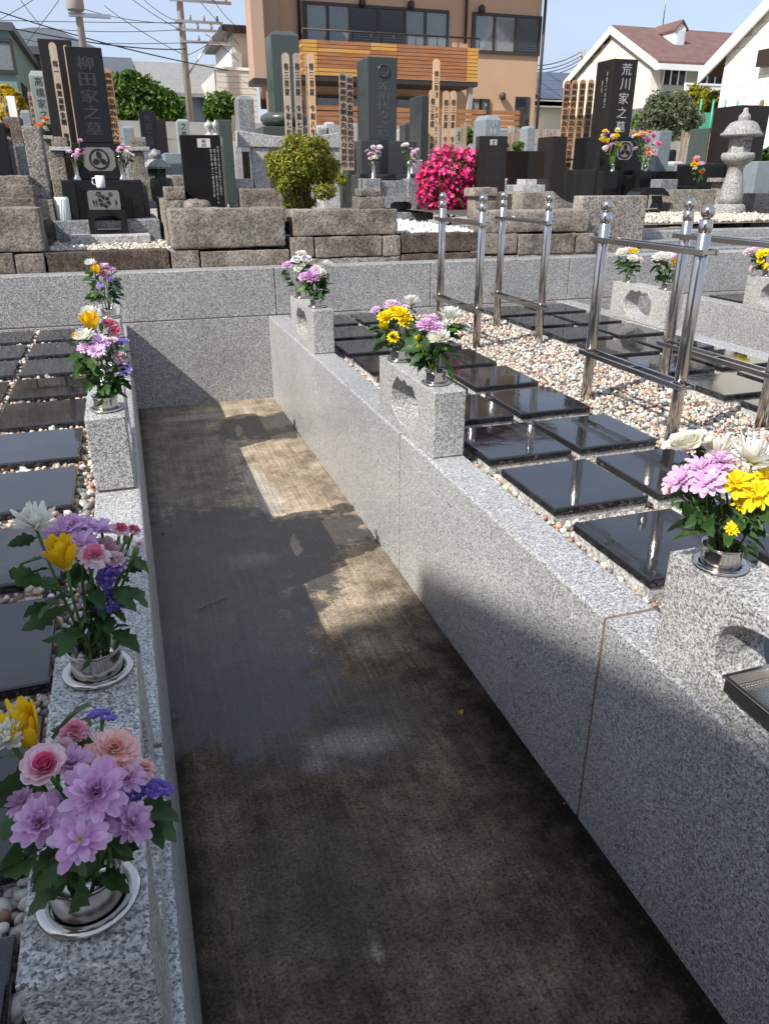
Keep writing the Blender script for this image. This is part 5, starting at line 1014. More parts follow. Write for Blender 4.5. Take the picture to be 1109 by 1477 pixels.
s = T('granite_post', 'small granite block by the black incense stand', 'post', 958, 300, 7.9); s.box('shaft', 'granite_grey', 951, 975, 258, 305, 7.9, .2, .006, down=.1)
s = T('gravestone', 'pale slanted slab right of the lantern at the picture edge', 'gravestone', 1098, 290, 7.9); s.box('body', 'stone_blue', 1088, 1112, 232, 292, 7.9, .25, .008)
Yl = 7.15
s = T('stone_lantern', 'tall grey granite lantern with a latticed light box at the right edge', 'lantern', 1064, 318, Yl); zz = lambda py: atY(1075, py, Yl).z - s.o.z; u = (atY(1070, 240, Yl) - EYE).dot(Fv) / FPX / 2
C0 = (0, .17, 0)
MB().lathe([(46 * u, zz(324) - .1), (46 * u, zz(300)), (43 * u, zz(296)), (36 * u, zz(294))], 32).build('base', M['lantern'], s.t, C0)
MB().lathe([(33 * u, zz(295)), (33 * u, zz(285)), (30 * u, zz(270)), (23 * u, zz(252)), (21 * u, zz(243)), (24 * u, zz(241)), (25 * u, zz(239)), (22 * u, zz(237))], 32).build('shaft', M['lantern'], s.t, C0)
MB().lathe([(24 * u, zz(238)), (40 * u, zz(232)), (46 * u, zz(227)), (46 * u, zz(221)), (42 * u, zz(219)), (30 * u, zz(219))], 32).build('platform', M['lantern'], s.t, C0)
lb = MB().lathe([(31 * u, zz(219.5)), (31 * u, zz(194))], 6, smooth=False).build('light_box', M['lantern'], s.t, C0, (0, 0, R(8)))
def hexface(i): a = R(60 * i + 30); return Vector((math.cos(a), math.sin(a), 0))
for i in (3, 4):
    nrm = hexface(i); tg = Vector((-nrm.y, nrm.x, 0)); ap = 31 * u * math.cos(R(30)); zc = (zz(219) + zz(195)) / 2; hw = 11 * u; m = MB()
    if i == 4:
        o4 = [nrm * (ap + .001) + tg * a * hw + Vector((0, 0, zc + b * hw * .95)) for a, b in ((-1, -1), (1, -1), (1, 1), (-1, 1))]; MB().add(o4, [(0, 1, 2, 3)]).build('opening', M['ink'], lb); m = MB()
        for k in range(-2, 3):
            for sg in (-1, 1):
                a, b = (max(-1, k * .5 - 1), max(-1, -1 - k * .5)), (min(1, k * .5 + 1), min(1, 1 - k * .5))
                if sg < 0: a, b = (-a[0], a[1]), (-b[0], b[1])
                m.tube([nrm * (ap + .004) + tg * a[0] * hw + Vector((0, 0, zc + a[1] * hw * .95)), nrm * (ap + .004) + tg * b[0] * hw + Vector((0, 0, zc + b[1] * hw * .95))], .005, 4)
        m.build('lattice', M['lantern'], lb)
MB().lathe([(20 * u, zz(195)), (50 * u, zz(195.5)), (58 * u, zz(194)), (58 * u, zz(191)), (50 * u, zz(188)), (44 * u, zz(181)), (36 * u, zz(175)), (24 * u, zz(172)), (10 * u, zz(171))], 32).build('roof', M['lantern'], s.t, C0)
MB().lathe([(15 * u, zz(173)), (17 * u, zz(169)), (16 * u, zz(164)), (9 * u, zz(160)), (6.5 * u, zz(157)), (6.5 * u, zz(153)), (.002, zz(152))], 20, close=False).build('finial', M['lantern'], s.t, C0)
toba('weathered board end sticking up behind the lantern finial', 1100, 143, 8, 240, 9.4, 'toba_old', None)
s = T('stone_lantern', 'tiny pale stone lantern far behind the black low wall', 'lantern', 996, 243, 11.5); u2 = (atY(996, 230, 11.5) - EYE).dot(Fv) / FPX / 2; zz = lambda py: atY(996, py, 11.5).z - s.o.z
MB().lathe([(10 * u2, zz(260)), (9 * u2, zz(240)), (5 * u2, zz(232)), (5 * u2, zz(229))], 12).build('base', M['lantern'], s.t); MB().lathe([(6 * u2, zz(229)), (7 * u2, zz(221))], 6, smooth=False).build('light_box', M['lantern'], s.t); MB().lathe([(10 * u2, zz(221)), (9 * u2, zz(219)), (5 * u2, zz(216)), (2.5 * u2, zz(214)), (.002, zz(211))], 12, close=False).build('roof', M['lantern'], s.t)
# ------------------------------------------------------------------ plants
def leaf_cloud(lobes, n, size, seed, up=.35, shape='leaf', shell=.55):
    """n small folded leaves spread through the lobes (centre, radii); returns mesh arrays with a tone per leaf"""
    g = np.random.default_rng(seed); vol = np.array([r[0] * r[1] * r[2] for c, r in lobes]) ** .67; pick = g.choice(len(lobes), n, p=vol / vol.sum())
    C = np.array([c for c, r in lobes])[pick]; Rr = np.array([r for c, r in lobes])[pick]
    d = g.normal(size=(n, 3)); d /= np.linalg.norm(d, axis=1)[:, None]; rad = shell + (1 - shell) * g.random(n) ** .6; lum = np.sin(6 * d[:, 0] + seed + 2.1 * pick) * np.sin(5 * d[:, 1] + 1.7 * seed + pick) + .6 * np.sin(11 * d[:, 2] + 9 * d[:, 0] + pick) * np.sin(10 * d[:, 1] + seed); rad *= g.uniform(.84, 1.14, n) * (1 + .17 * lum); P = C + d * rad[:, None] * Rr
    nrm = d * .8 + g.normal(size=(n, 3)) * .55; nrm[:, 2] += up; nrm /= np.linalg.norm(nrm, axis=1)[:, None]
    t = np.cross(nrm, g.normal(size=(n, 3))); t /= np.linalg.norm(t, axis=1)[:, None]; b = np.cross(nrm, t); s = size * g.uniform(.6, 1.3, n)[:, None]
    if shape == 'leaf': V = np.stack([P - t * s, P + b * s * .42 + nrm * s * .12, P + t * s, P - b * s * .42 + nrm * s * .12], 1); F = np.array([[0, 1, 2], [0, 2, 3]]); nv = 4
    else:
        ring = [P]; 
        for k in range(10): a = k * math.pi / 5; rr = 1.0 if k % 2 == 0 else .5; ring.append(P + (t * math.cos(a) + b * math.sin(a)) * s * rr + nrm * s * (.28 if k % 2 == 0 else .05))
        V = np.stack(ring, 1); F = np.array([[0, k + 1, (k + 1) % 10 + 1] for k in range(10)]); nv = 11
    return V, F, nv, g.random(n)
def cloud_obj(name, mat, parent, origin, *a, **k):
    V, F, nv, tone = leaf_cloud(*a, **k); n = len(V); V = V - np.array(origin); me = bpy.data.meshes.new(name)
    me.vertices.add(n * nv); me.vertices.foreach_set('co', V.reshape(-1).astype(np.float32)); FF = (F[None] + (np.arange(n) * nv)[:, None, None]).reshape(-1); nf = len(F)
    me.loops.add(len(FF)); me.loops.foreach_set('vertex_index', FF.astype(np.int32)); me.polygons.add(n * nf); me.polygons.foreach_set('loop_start', (np.arange(n * nf) * 3).astype(np.int32))
    at = me.attributes.new('tone', 'FLOAT', 'POINT'); at.data.foreach_set('value', np.repeat(tone, nv).astype(np.float32)); me.materials.append(M[mat]); me.update(); me.validate()
    return link(name, me, parent)
def tree(name, label, cat, px, pb, Y, lobes_px, mat, n, size, seed, depth=1.0, trunk=.08, shell=.45):
    """lobes given as photo ellipses (px, py, half-width, half-height) at depth Y"""
    o = atY(px, pb, Y); t = thing(name, label, cat, o); L_ = []
    for (a, b, rw, rh) in lobes_px:
        c = atY(a, b, Y); u = (c - EYE).dot(Fv) / FPX; L_.append(((c.x, c.y + rnd.uniform(-.2, .2) * depth, c.z), (rw * u, rw * u * depth, rh * u)))
    cloud_obj('crown', mat, t, o, L_, n, size, seed, shell=shell)
    top = max(L_, key=lambda q: q[0][2])[0]; m = MB(); m.tube([(0, 0, -.6), (.02, 0, (top[2] - o.z) * .4), (top[0] - o.x, top[1] - o.y, top[2] - o.z)], [trunk, trunk * .75, trunk * .2], 8); m.build('trunk', M['bark'], t)
    for (c, r) in L_[:6]: MB().tube([(.01, 0, (top[2] - o.z) * .15), ((c[0] - o.x) * .5, (c[1] - o.y) * .5, (c[2] - o.z) * .55), (c[0] - o.x, c[1] - o.y, c[2] - o.z)], [trunk * .5, trunk * .35, trunk * .12], 6).build('branch', M['bark'], t)
    return t
tree('clipped_shrub', 'clipped green shrub with reddish tips on the kerb left of the central grave', 'shrub', 432, 300, 6.35, [(440, 222, 40, 26), (415, 240, 28, 24), (462, 240, 28, 24), (432, 245, 34, 24), (470, 252, 20, 16), (402, 248, 16, 14), (436, 272, 20, 16), (420, 290, 14, 10), (445, 292, 16, 9), (396, 228, 14, 10), (482, 238, 12, 9), (425, 206, 18, 10), (455, 208, 16, 10), (486, 258, 9, 8), (404, 268, 12, 10), (462, 275, 16, 12), (398, 238, 12, 12)], 'fol_shrub', 18000, .0145, 5, .8, .022, .62)
o = atY(648, 312, 7.5); t = thing('azalea_bush', 'azalea bush covered in bright pink blossom right of the central grave', 'shrub', o); L_ = []
for (a, b, rw, rh) in ((652, 250, 33, 34), (628, 262, 24, 26), (668, 245, 22, 28), (650, 284, 26, 20), (668, 270, 20, 30), (622, 272, 16, 20), (664, 290, 18, 15), (616, 284, 12, 14), (678, 228, 12, 14), (618, 246, 12, 12), (640, 228, 16, 12), (676, 292, 12, 14), (634, 296, 16, 10)):
    c = atY(a, b, 7.5); u = (c - EYE).dot(Fv) / FPX; L_.append(((c.x, c.y + .05, c.z), (rw * u, rw * u * .8, rh * u)))
cloud_obj('crown', 'fol_az', t, o, [(c, tuple(x * .92 for x in r)) for c, r in L_], 4200, .02, 8); cloud_obj('blossom', 'blossom', t, o, L_, 2500, .027, 9, .2, 'flower', .72)
for k in range(5): MB().tube([(rnd.uniform(-.05, .05), rnd.uniform(-.03, .03), -.15), (rnd.uniform(-.2, .2), rnd.uniform(-.1, .1), .25)], [.014, .006], 6).build('branch', M['bark'], t)
tree('leafy_tree', 'bushy bright green tree behind the wall left of the grey-roofed house', 'tree', 210, 190, 19, [(185, 130, 22, 22), (212, 140, 26, 24), (235, 150, 24, 20), (200, 158, 34, 18), (245, 162, 20, 14), (175, 150, 18, 24), (196, 118, 12, 10)], 'fol_green', 12000, .08, 21, .8, .12)
tree('leafy_tree', 'small round green tree left of the white tiled building', 'tree', 320, 190, 19, [(320, 155, 24, 19), (310, 160, 16, 14), (334, 160, 14, 14)], 'fol_green', 5000, .075, 22, .8, .08)
tree('olive_tree', 'grey-green olive tree behind the right grave wall', 'tree', 960, 205, 15.5, [(960, 165, 34, 28), (940, 160, 20, 22), (985, 172, 24, 20), (930, 178, 14, 14), (955, 190, 40, 12)], 'fol_olive', 12000, .05, 23, .8, .08)
tree('leafy_tree', 'yellow-green tree below the balcony with laundry', 'tree', 1010, 190, 19, [(1005, 145, 24, 18), (985, 150, 20, 16), (1028, 152, 18, 18), (1035, 170, 10, 14), (1055, 155, 14, 8)], 'fol_yel', 7000, .08, 24, .8, .1)
tree('leafy_bush', 'bright green bush right of the tall black grave at right', 'shrub', 922, 200, 16.5, [(922, 180, 12, 16), (930, 190, 10, 10)], 'fol_green', 1300, .08, 25, .8, .05)
tree('golden_shrub', 'golden yellow shrub at the left picture edge by the green house', 'shrub', 20, 200, 13.5, [(8, 135, 12, 12), (22, 150, 12, 16), (32, 160, 8, 10), (16, 168, 14, 14)], 'fol_gold', 1900, .06, 26, .8, .05)
tree('leafy_bush', 'small green bush behind the pink azalea', 'shrub', 668, 210, 13.5, [(668, 196, 11, 10)], 'fol_green', 800, .055, 27, .8, .03)
tree('leafy_bush', 'small green plant in front of the wall by the dark panel', 'shrub', 752, 216, 10.5, [(752, 210, 8, 6)], 'fol_green', 350, .035, 28, .8, .015)
tree('leafy_bush', 'tuft of green leaves right of the lettered black slab', 'shrub', 733, 216, 10.5, [(733, 210, 6, 6)], 'fol_dark', 250, .035, 29, .8, .015)
tree('leafy_bush', 'green leaves at the right edge behind the lantern', 'shrub', 1105, 235, 9.6, [(1106, 225, 8, 10)], 'fol_green', 350, .035, 30, .8, .015)

# ---- more far gravestones and boards in the gaps
FAR = [('small blue-grey stone with pale characters right of the lettered slab', 721, 731, 184, 212, 11.5, 'stone_blue', '之家'), ('pale grave post with pale characters before the concrete wall', 760, 771, 181, 218, 11.5, 'stone_blue', '先祖代々'),
       ('grey stone peeking between the central pillar and its right neighbour', 576, 594, 185, 215, 12.5, 'concrete', None), ('dark stone slab left of the tan boards', 584, 594, 176, 215, 11.5, 'green_dark', None),
       ('white little stone behind the low black wall', 970, 985, 232, 250, 10.8, 'granite_pale', None), ('grey small plinth behind the low black wall', 960, 972, 236, 252, 10.5, 'stone_blue', None), ('dark small stone beside the flat-topped grey stone', 966, 974, 215, 245, 11.0, 'black', None)]
for lab, a, b, c, d, Y, mt, tx in FAR:
    s = T('gravestone', lab, 'gravestone', (a + b) / 2, d, Y); s.frus('body', mt, a, b, c, d + 5, Y, .25, .03, down=.8)
    if tx: s.text(tx, 'carve_pale', a + 2, b - 2, c + 5, d - 2, Y)
WB = [(734, 190), (738, 187), (743, 192), (748, 188), (753, 191), (782, 168), (790, 185), (795, 190), (800, 186), (911, 186), (917, 187), (923, 186), (929, 188), (935, 187), (986, 187), (991, 190), (1003, 188), (1007, 190), (667, 178), (672, 176), (336, 165)]
WG = [(0, 5, 'five boards right of the lettered slab'), (5, 9, 'boards right of the dark panel'), (9, 14, 'little boards right of the right black grave'), (14, 18, 'boards far behind the low black wall'), (18, 20, 'two dark boards far behind the azalea')]
for i, (px, pt) in enumerate(WB):
    lab = 'lone weathered board beside the tall dark green post'
    for a, b, gname in WG:
        if a <= i < b: lab = f'weathered board, {ORD[i - a]} from the left of the {gname}'
    toba(lab, px, pt, 4.6, 240, 12.2 + .1 * (i % 3), 'toba_old', '南無遍照' if 900 < px < 940 else None, (.1, .8), group='far weathered boards')

# ------------------------------------------------------------------ concrete panel wall behind the cemetery
Yf = 17.0; zt = atY(220, 173, Yf).z; wl = thing('panel_wall', 'grey precast concrete panel wall closing the back of the cemetery', 'wall', (0, Yf, .915)); h = zt - .915; nc = 5
pm = B(0, 1.796, 0, .05, 0, h / nc - .012).mesh('panel', M['concrete']); pst = B(-.06, .06, -.03, .09, -.1, h + .03).mesh('post', M['concrete'])
for k in range(-4, 17):
    x = k * 1.8 - .4; link('post', pst, wl, (x, 0, 0))
    for c in range(nc): link('panel', pm, wl, (x + .002, rnd.uniform(0, .006), c * h / nc))

# ------------------------------------------------------------------ houses
def gable_roof(t, mat, x0, x1, y0, y1, ze, zr, over=.35, th=.12, part='roof', axis='x'):
    """ridge along the axis"""
    if axis == 'x': ym = (y0 + y1) / 2; sl = (zr - ze) / (ym - y0); P = [(y0 - over, ze - over * sl), (ym, zr), (y1 + over, ze - over * sl), (y1 + over, ze - over * sl + th), (ym, zr + th), (y0 - over, ze - over * sl + th)]; return MB().prism(P, x0 - over, x1 + over, 'x').build(part, M[mat], t)
    xm = (x0 + x1) / 2; sl = (zr - ze) / (xm - x0); P = [(x0 - over, ze - over * sl), (xm, zr), (x1 + over, ze - over * sl), (x1 + over, ze - over * sl + th), (xm, zr + th), (x0 - over, ze - over * sl + th)]; return MB().prism(P, y0 - over, y1 + over, 'y').build(part, M[mat], t)

# ---- tan house with the boarded balcony
Yh = 23.0; h = T('tan_house', 'tan two-storey house with a boarded wooden balcony behind the cemetery', 'house', 580, 200, Yh)
oz = .915 - h.o.z
x0, x1, _, _ = h.loc(384, 772, 100, 180, Yh); zt = atY(600, -120, Yh).z - h.o.z; kx = (x0 + h.o.x) * 31 / 22.9 - h.o.x; MB().prism([(x0, 0), (x1, 0), (x1, 8), (kx, 8)], oz, zt, 'z').build('wall', M['stucco'], h.t)
xs0, xs1, zs0, zs1 = h.loc(362, 380, -60, 112, 21.6); B(xs0, xs1, -1.4, -.6, zs0, zt - .2).build('side_bay', M['stucco_dk'], h.t); B(xs0 - .03, xs1 + .03, -1.43, -.57, zs0 - .12, zs0 + .001).build('bay_trim', M['trim_dk'], h.t); MB().prism([(xs1, -.6), (x0 + .3, -.6), (kx, 8), (kx - .25, 8)], zs0, zt - .2, 'z').build('bay_return', M['stucco_dk'], h.t)
B(x0 - .8, x1 + 1.1, -1.2, 8.2, zt - .05, zt + .25).build('roof', M['roof_red'], h.t)
def window(h, panes, yt, yb, Y, tot):
    a, b, c, d = h.loc(tot[0], tot[1], yt, yb, Y); y = Y - h.o.y; w_ = thing('window', None, None) ; w_.parent = h.t; w_.location = (a, y, c)
    W_, H_ = b - a, d - c; m = MB(); q = .07
    m.box(-q, W_ + q, -.06, .0, -q, 0); m.box(-q, W_ + q, -.06, .0, H_, H_ + q); m.box(-q, 0, -.06, 0, 0, H_); m.box(W_, W_ + q, -.06, 0, 0, H_); m.build('frame', M['trim_dk'], w_)
    for (p0, p1, kind) in panes:
        x0_, x1_ = (p0 - tot[0]) / (tot[1] - tot[0]) * W_, (p1 - tot[0]) / (tot[1] - tot[0]) * W_
        if kind == 'shutter':
            m = MB(); nn = 14; hh = H_ / nn
            for k in range(nn): m.add([(x0_ + .03, -.03, k * hh), (x1_ - .03, -.03, k * hh), (x1_ - .03, -.05, (k + .85) * hh), (x0_ + .03, -.05, (k + .85) * hh), (x1_ - .03, -.03, (k + 1) * hh), (x0_ + .03, -.03, (k + 1) * hh)], [(0, 1, 2, 3), (3, 2, 4, 5)])
            m.build('shutter', M['shutter'], w_)
        else:
            m = MB(); nf = 18
            vs = []; 
            for k in range(nf + 1): xx = x0_ + (x1_ - x0_) * k / nf; vs += [(xx, -.012 + .010 * (k % 2), .02), (xx, -.012 + .010 * (k % 2), H_ - .02)]
            m.add(vs, [(2 * k, 2 * k + 2, 2 * k + 3, 2 * k + 1) for k in range(nf)]); m.build('curtain', M['curtain'] if kind == 'c' else M['shutter'], w_)
            B(x0_, x1_, -.034, -.030, .01, H_ - .01).build('pane', M['glass'], w_)
        B(x0_ - .035, x0_ + .035, -.065, -.035, 0, H_).build('mullion', M['trim_dk'], w_)
    return w_
window(h, [(441, 471, 'c'), (471, 502, 'd'), (502, 543, 'shutter'), (543, 581, 'shutter'), (581, 611, 'd'), (611, 643, 'c')], 12, 64, Yh, (441, 643))
window(h, [(683, 711, 'c'), (711, 742, 'd'), (742, 776, 'shutter')], 24, 74, Yh, (683, 776))
for px0, px1, a, b in ((455, 516, 141, 156), (570, 594, 143, 156), (680, 690, 146, 160), (694, 702, 146, 160)): window(h, [(px0, px1, 'd')], a, b, Yh, (px0, px1))
bc = thing('balcony', None, None); bc.parent = h.t; Yb = 21.7; xb0, xb1, zb0, zb1 = h.loc(437, 690, 62, 112, Yb); bc.location = (xb0, Yb - h.o.y, zb0); W_, H_ = xb1 - xb0, zb1 - zb0
B(-.02, W_ + .02, .02, 1.29, -.12, -.01).build('floor', M['trim_dk'], bc)
sg = [0, .08, .37, .52, .93, 1]; rows = 9
for r in range(rows):
    for c in range(5):
        mt = 'deck_yel' if c in (0, 4) else 'deck_red'
        if c == 2 and r in (rows - 1, rows - 2, 3): mt = 'deck_yel'
        if c == 1 and r in (0, 1, 6): mt = 'deck_yel'
        B(sg[c] * W_ + .006, sg[c + 1] * W_ - .006, rnd.uniform(-.004, .004), .02, r * H_ / rows + .006, (r + 1) * H_ / rows - .006).build('plank', M[mt], bc)
B(.01, W_ - .01, .021, .03, .01, H_ - .01).build('backing', M['trim_dk'], bc)
for r in range(rows): B(-.02, 0, .02, 1.25, r * H_ / rows + .006, (r + 1) * H_ / rows - .006).build('side_plank', M['deck_yel' if r % 2 else 'deck_red'], bc)
m = MB(); m.tube([(0, 0, H_ + .22), (W_, 0, H_ + .22)], .022, 6)
for k in range(9): m.tube([(W_ * k / 8, 0, H_), (W_ * k / 8, 0, H_ + .22)], .014, 5)
m.build('handrail', M['trim_dk'], bc)
x0, x1, z0, z1 = h.loc(675, 681, 118, 190, 21.8); B(x0, x1, -1.2, -1.06, oz, z1).build('porch_post', M['polec'], h.t)
x0, x1, z0, z1 = h.loc(742, 763, 139, 190, Yh - .01); B(x0, x1, -.02, .01, oz, z1).build('porch_opening', M['glass_dark'], h.t)
for px in (433, 671): a = atY(px, -30, Yh - .1) - h.o; b = atY(px, 62, Yh - .1) - h.o; MB().tube([(b.x, -.1, b.z), (b.x, -.1, zt)], .045, 8).build('drainpipe', M['trim_dk'], h.t)
b = atY(783, 150, Yh - .1) - h.o; MB().tube([(h.loc(772, 776, 100, 180, Yh)[0] + .06, -.1, oz), (h.loc(772, 776, 100, 180, Yh)[0] + .06, -.1, zt)], .045, 8).build('drainpipe', M['trim_dk'], h.t)
for px, py in ((522, 4), (592, 7), (694, 13), (724, 139)): p = atY(px, py, Yh - .05) - h.o; MB().lathe([(.02, -.1), (.09, -.06), (.09, .06), (.05, .1), (.01, .11)], 12).build('wall_lamp', M['trim_dk'], h.t, (p.x, -.1, p.z))
s = T('board_fence', 'orange-brown horizontal board fence below the tan house', 'fence', 600, 200, 20.6); x0, x1, z0, z1 = s.loc(436, 752, 154, 186, 20.6); nb = 4; nx = 6
for r in range(nb):
    for c in range(nx): B(x0 + (x1 - x0) * c / nx + .02, x0 + (x1 - x0) * (c + 1) / nx - .02, rnd.uniform(0, .006), .03, z0 + (z1 - z0) * r / nb + .015, z0 + (z1 - z0) * (r + 1) / nb - .015).build('plank', M['deck_red'], s.t)
for c in range(nx + 1): xx = x0 + (x1 - x0) * c / nx; B(xx - .05, xx + .05, -.03, .06, z0 - 1.2, z1 + .08).build('post', M['trim_dk'], s.t)

# ---- house with solar roof right of the tan house
h = T('solar_house', 'low house with solar panels on its slate roof, right of the tan house', 'house', 800, 190, 30); x0, x1, z0, z1 = h.loc(762, 850, 150, 205, 30); B(x0, x1, 0, 6, .915 - h.o.z, z1 - .1).build('wall', M['siding'], h.t); B(x0 - .4, x1 + .4, -.5, -.2, z1 - .15, z1 + .1).build('fascia', M['white'], h.t)
zr = atY(800, 105, 33.5).z - h.o.z; MB().prism([(-.5, z1 + .05), (3.5, zr), (7.5, z1 + .05), (7.5, z1 - .1), (-.5, z1 - .1)][::-1], x0 - .5, x1 + .5, 'x').build('roof', M['roof_dk'], h.t)
sl = math.atan2(zr - z1, 4.0)
for i in range(5):
    for j in range(3): p = B(0, 1.0, 0, 1.25, 0, .04).build('solar_panel', M['solar'], h.t, (x0 + .3 + i * 1.04, -.35 + j * 1.28 * math.cos(sl), z1 + .12 + j * 1.28 * math.sin(sl)), (sl, 0, 0))

# ---- white house with brown roof and balcony
X0 = 17.6; pe = atX(948, 88, X0); pr = atX(887, 42, X0); ov = .4
h = thing('white_house', 'cream clapboard house with a brown roof, dormer and a balcony with laundry', 'house', (X0, pe.y, .915)); yn = 0.25; yr = pr.y - pe.y; yfar = 2 * yr - yn; ze = pe.z - .915 + .1; zr = pr.z - .915; XW = 13.5
MB().prism([(yn, 0), (yfar, 0), (yfar, ze), (yr, zr - .15), (yn, ze)], 0, XW, 'x').build('wall', M['siding'], h)
for k in range(34):
    z = .25 * k; a0, a1 = yn, yfar
    if z + .235 > ze: f = (z + .26 - ze) / (zr - ze); a0, a1 = yn + (yr - yn) * f, yfar - (yfar - yr) * f
    if a1 - a0 > .3: MB().prism([(a0 + .02, z), (a1 - .02, z), (a1 - .02, z + .235), (a0 + .02, z + .235)], -.035, .0, 'x').build('clapboard', M['siding'], h)
sl = (zr - ze) / (yr - yn)
for sgn in (0, 1):
    P = [(yr, zr), (yn - .5, ze - (.5) * sl), (yn - .5, ze - .5 * sl + .14), (yr, zr + .14)]
    if sgn: P = [(2 * yr - a, b) for a, b in P][::-1]
    MB().prism(P, -.14, XW + .4, 'x').build('roof_slope', M['roof_br'], h)
    P = [(yr, zr - .14), (yn - .5, ze - .5 * sl - .14), (yn - .5, ze - .5 * sl + .10), (yr, zr + .10)]
    if sgn: P = [(2 * yr - a, b) for a, b in P][::-1]
    MB().prism(P, -.20, -.145, 'x').build('bargeboard', M['white'], h)
B(-.14, XW + .4, yn - .62, yn - .5, ze - .5 * sl - .12, ze - .5 * sl + .05).build('gutter', M['white'], h)
B(.5, XW - .2, yn - .012, yn - .002, .3, ze).build('front_wall', M['siding_sage'], h)
for i, (px0, px1, yt, yb) in enumerate(((955, 987, 101, 122), (1007, 1040, 106, 124))):
    a = atY(px0, (yt + yb) / 2, pe.y + yn).x - X0; b = atY(px1, (yt + yb) / 2, pe.y + yn).x - X0; c = atY((px0 + px1) / 2, yb, pe.y + yn).z - .915; d = atY((px0 + px1) / 2, yt, pe.y + yn).z - .915
    w_ = thing('window', None, None); w_.parent = h; w_.location = (a, yn - .02, c); B(0, b - a, -.03, 0, 0, d - c).build('pane', M['glass_dark'], w_); B(-.06, b - a + .06, -.05, 0, d - c, d - c + .22).build('shutter_box', M['white'], w_)
    for q in range(4): xx = (b - a) * q / 3; B(xx - .025, xx + .025, -.05, -.03, 0, d - c).build('mullion', M['white'], w_)
za = atY(1000, 121, pe.y - 1).z - .915; zb = atY(1000, 139, pe.y - 1).z - .915; bc = thing('balcony', None, None); bc.parent = h; bc.location = (.6, yn - 1.1, 0)
B(0, 8, 0, .06, zb, za).build('parapet', M['siding'], bc); B(0, 8, -.02, .08, za, za + .06).build('rail', M['white'], bc); B(0, 8, 0, 1.08, zb - .15, zb).build('floor', M['white'], bc)
for k in range(6): cx = 1.9 + k * .34; MB().add([(cx, .5, za - .1), (cx + .28, .5, za - .1), (cx + .26, .52, za + .62), (cx + .02, .48, za + .62)], [(0, 1, 2, 3)]).build('laundry', M[['p_violet', 'white', 'curtain', 'p_cream', 'shutter', 'p_cream'][k]], bc)
d_ = atX(975, 60, X0); dx = atY(975, 70, pe.y + yr * .5).x - X0; zd = ze + sl * (yr * .45 - yn)
dm = MB(); P = [(-.2, 0), (.2, 0), (.2, .62), (0, .82), (-.2, .62)]; dm.prism(P, 0, 1.2, 'y'); dm.build('dormer', M['white'], h, (dx, yr * .45, zd)); MB().prism([(-.27, .55), (0, .83), (.27, .55), (.27, .60), (0, .89), (-.27, .60)], -.06, 1.4, 'y').build('dormer_roof', M['roof_br'], h, (dx, yr * .45, zd)); B(-.14, .14, -.02, -.005, .1, .55).build('dormer_louver', M['curtain'], h, (dx, yr * .45, zd))
an = thing('tv_antenna', 'small rooftop television antenna above the brown roof', 'antenna', (X0 + atY(955, 42, pe.y + yr).x - X0, pe.y + yr, zr + .915)); MB().tube([(0, 0, 0), (0, 0, 1.5)], .02, 5).build('mast', M['steel_brushed'], an); MB().tube([(-.6, 0, 1.25), (.6, 0, 1.5)], .015, 5).build('boom', M['steel_brushed'], an)
for k in range(6): MB().tube([(-.5 + k * .2, -.22, 1.27 + k * .042), (-.5 + k * .2, .22, 1.27 + k * .042)], .008, 4).build('element', M['steel_brushed'], an)
# ---- nearer white house at the right edge
X1h = 15.2; pe = atX(1046, 92, X1h); pq = atX(1109, 26, X1h); sl = (pq.z - pe.z) / (pe.y - pq.y); h = thing('white_house', 'cream clapboard gable wall with a white bargeboard at the right edge', 'house', (X1h, 0, .915)); yA = pe.y; yR = pe.y - 4.2; yB = 2 * yR - yA; ze = pe.z - .915 + .25; zr = ze + 4.2 * sl
MB().prism([(yB, 0), (yA, 0), (yA, ze), (yR, zr), (yB, ze)], 0, 9, 'x').build('wall', M['siding'], h)
for k in range(40):
    z = .22 * k; a0, a1 = yB, yA
    if z + .207 > ze: f = (z + .23 - ze) / (zr - ze); a0, a1 = yB + (yR - yB) * f, yA - (yA - yR) * f
    if a1 - a0 > .3: MB().prism([(a0 + .02, z), (a1 - .02, z), (a1 - .02, z + .207), (a0 + .02, z + .207)], -.03, 0, 'x').build('clapboard', M['siding'], h)
for sgn in (0, 1):
    P = [(yR, zr), (yR, zr + .15), (yA + .7, ze - .7 * sl + .15), (yA + .7, ze - .7 * sl)]; Q = [(yR, zr - .2), (yR, zr + .11), (yA + .7, ze - .7 * sl + .11), (yA + .7, ze - .7 * sl - .2)]
    if sgn: P = [(2 * yR - a, b) for a, b in P][::-1]; Q = [(2 * yR - a, b) for a, b in Q][::-1]
    MB().prism(P[::-1], -.16, 9.4, 'x').build('roof_slope', M['roof_br'], h); MB().prism(Q[::-1], -.23, -.165, 'x').build('bargeboard', M['white'], h)
p = atX(1108, 82, X1h - .1); B(-.25, 0, p.y - .25, p.y + .2, p.z - 1.1, p.z - .75).build('vent_hood', M['trim_dk'], h)

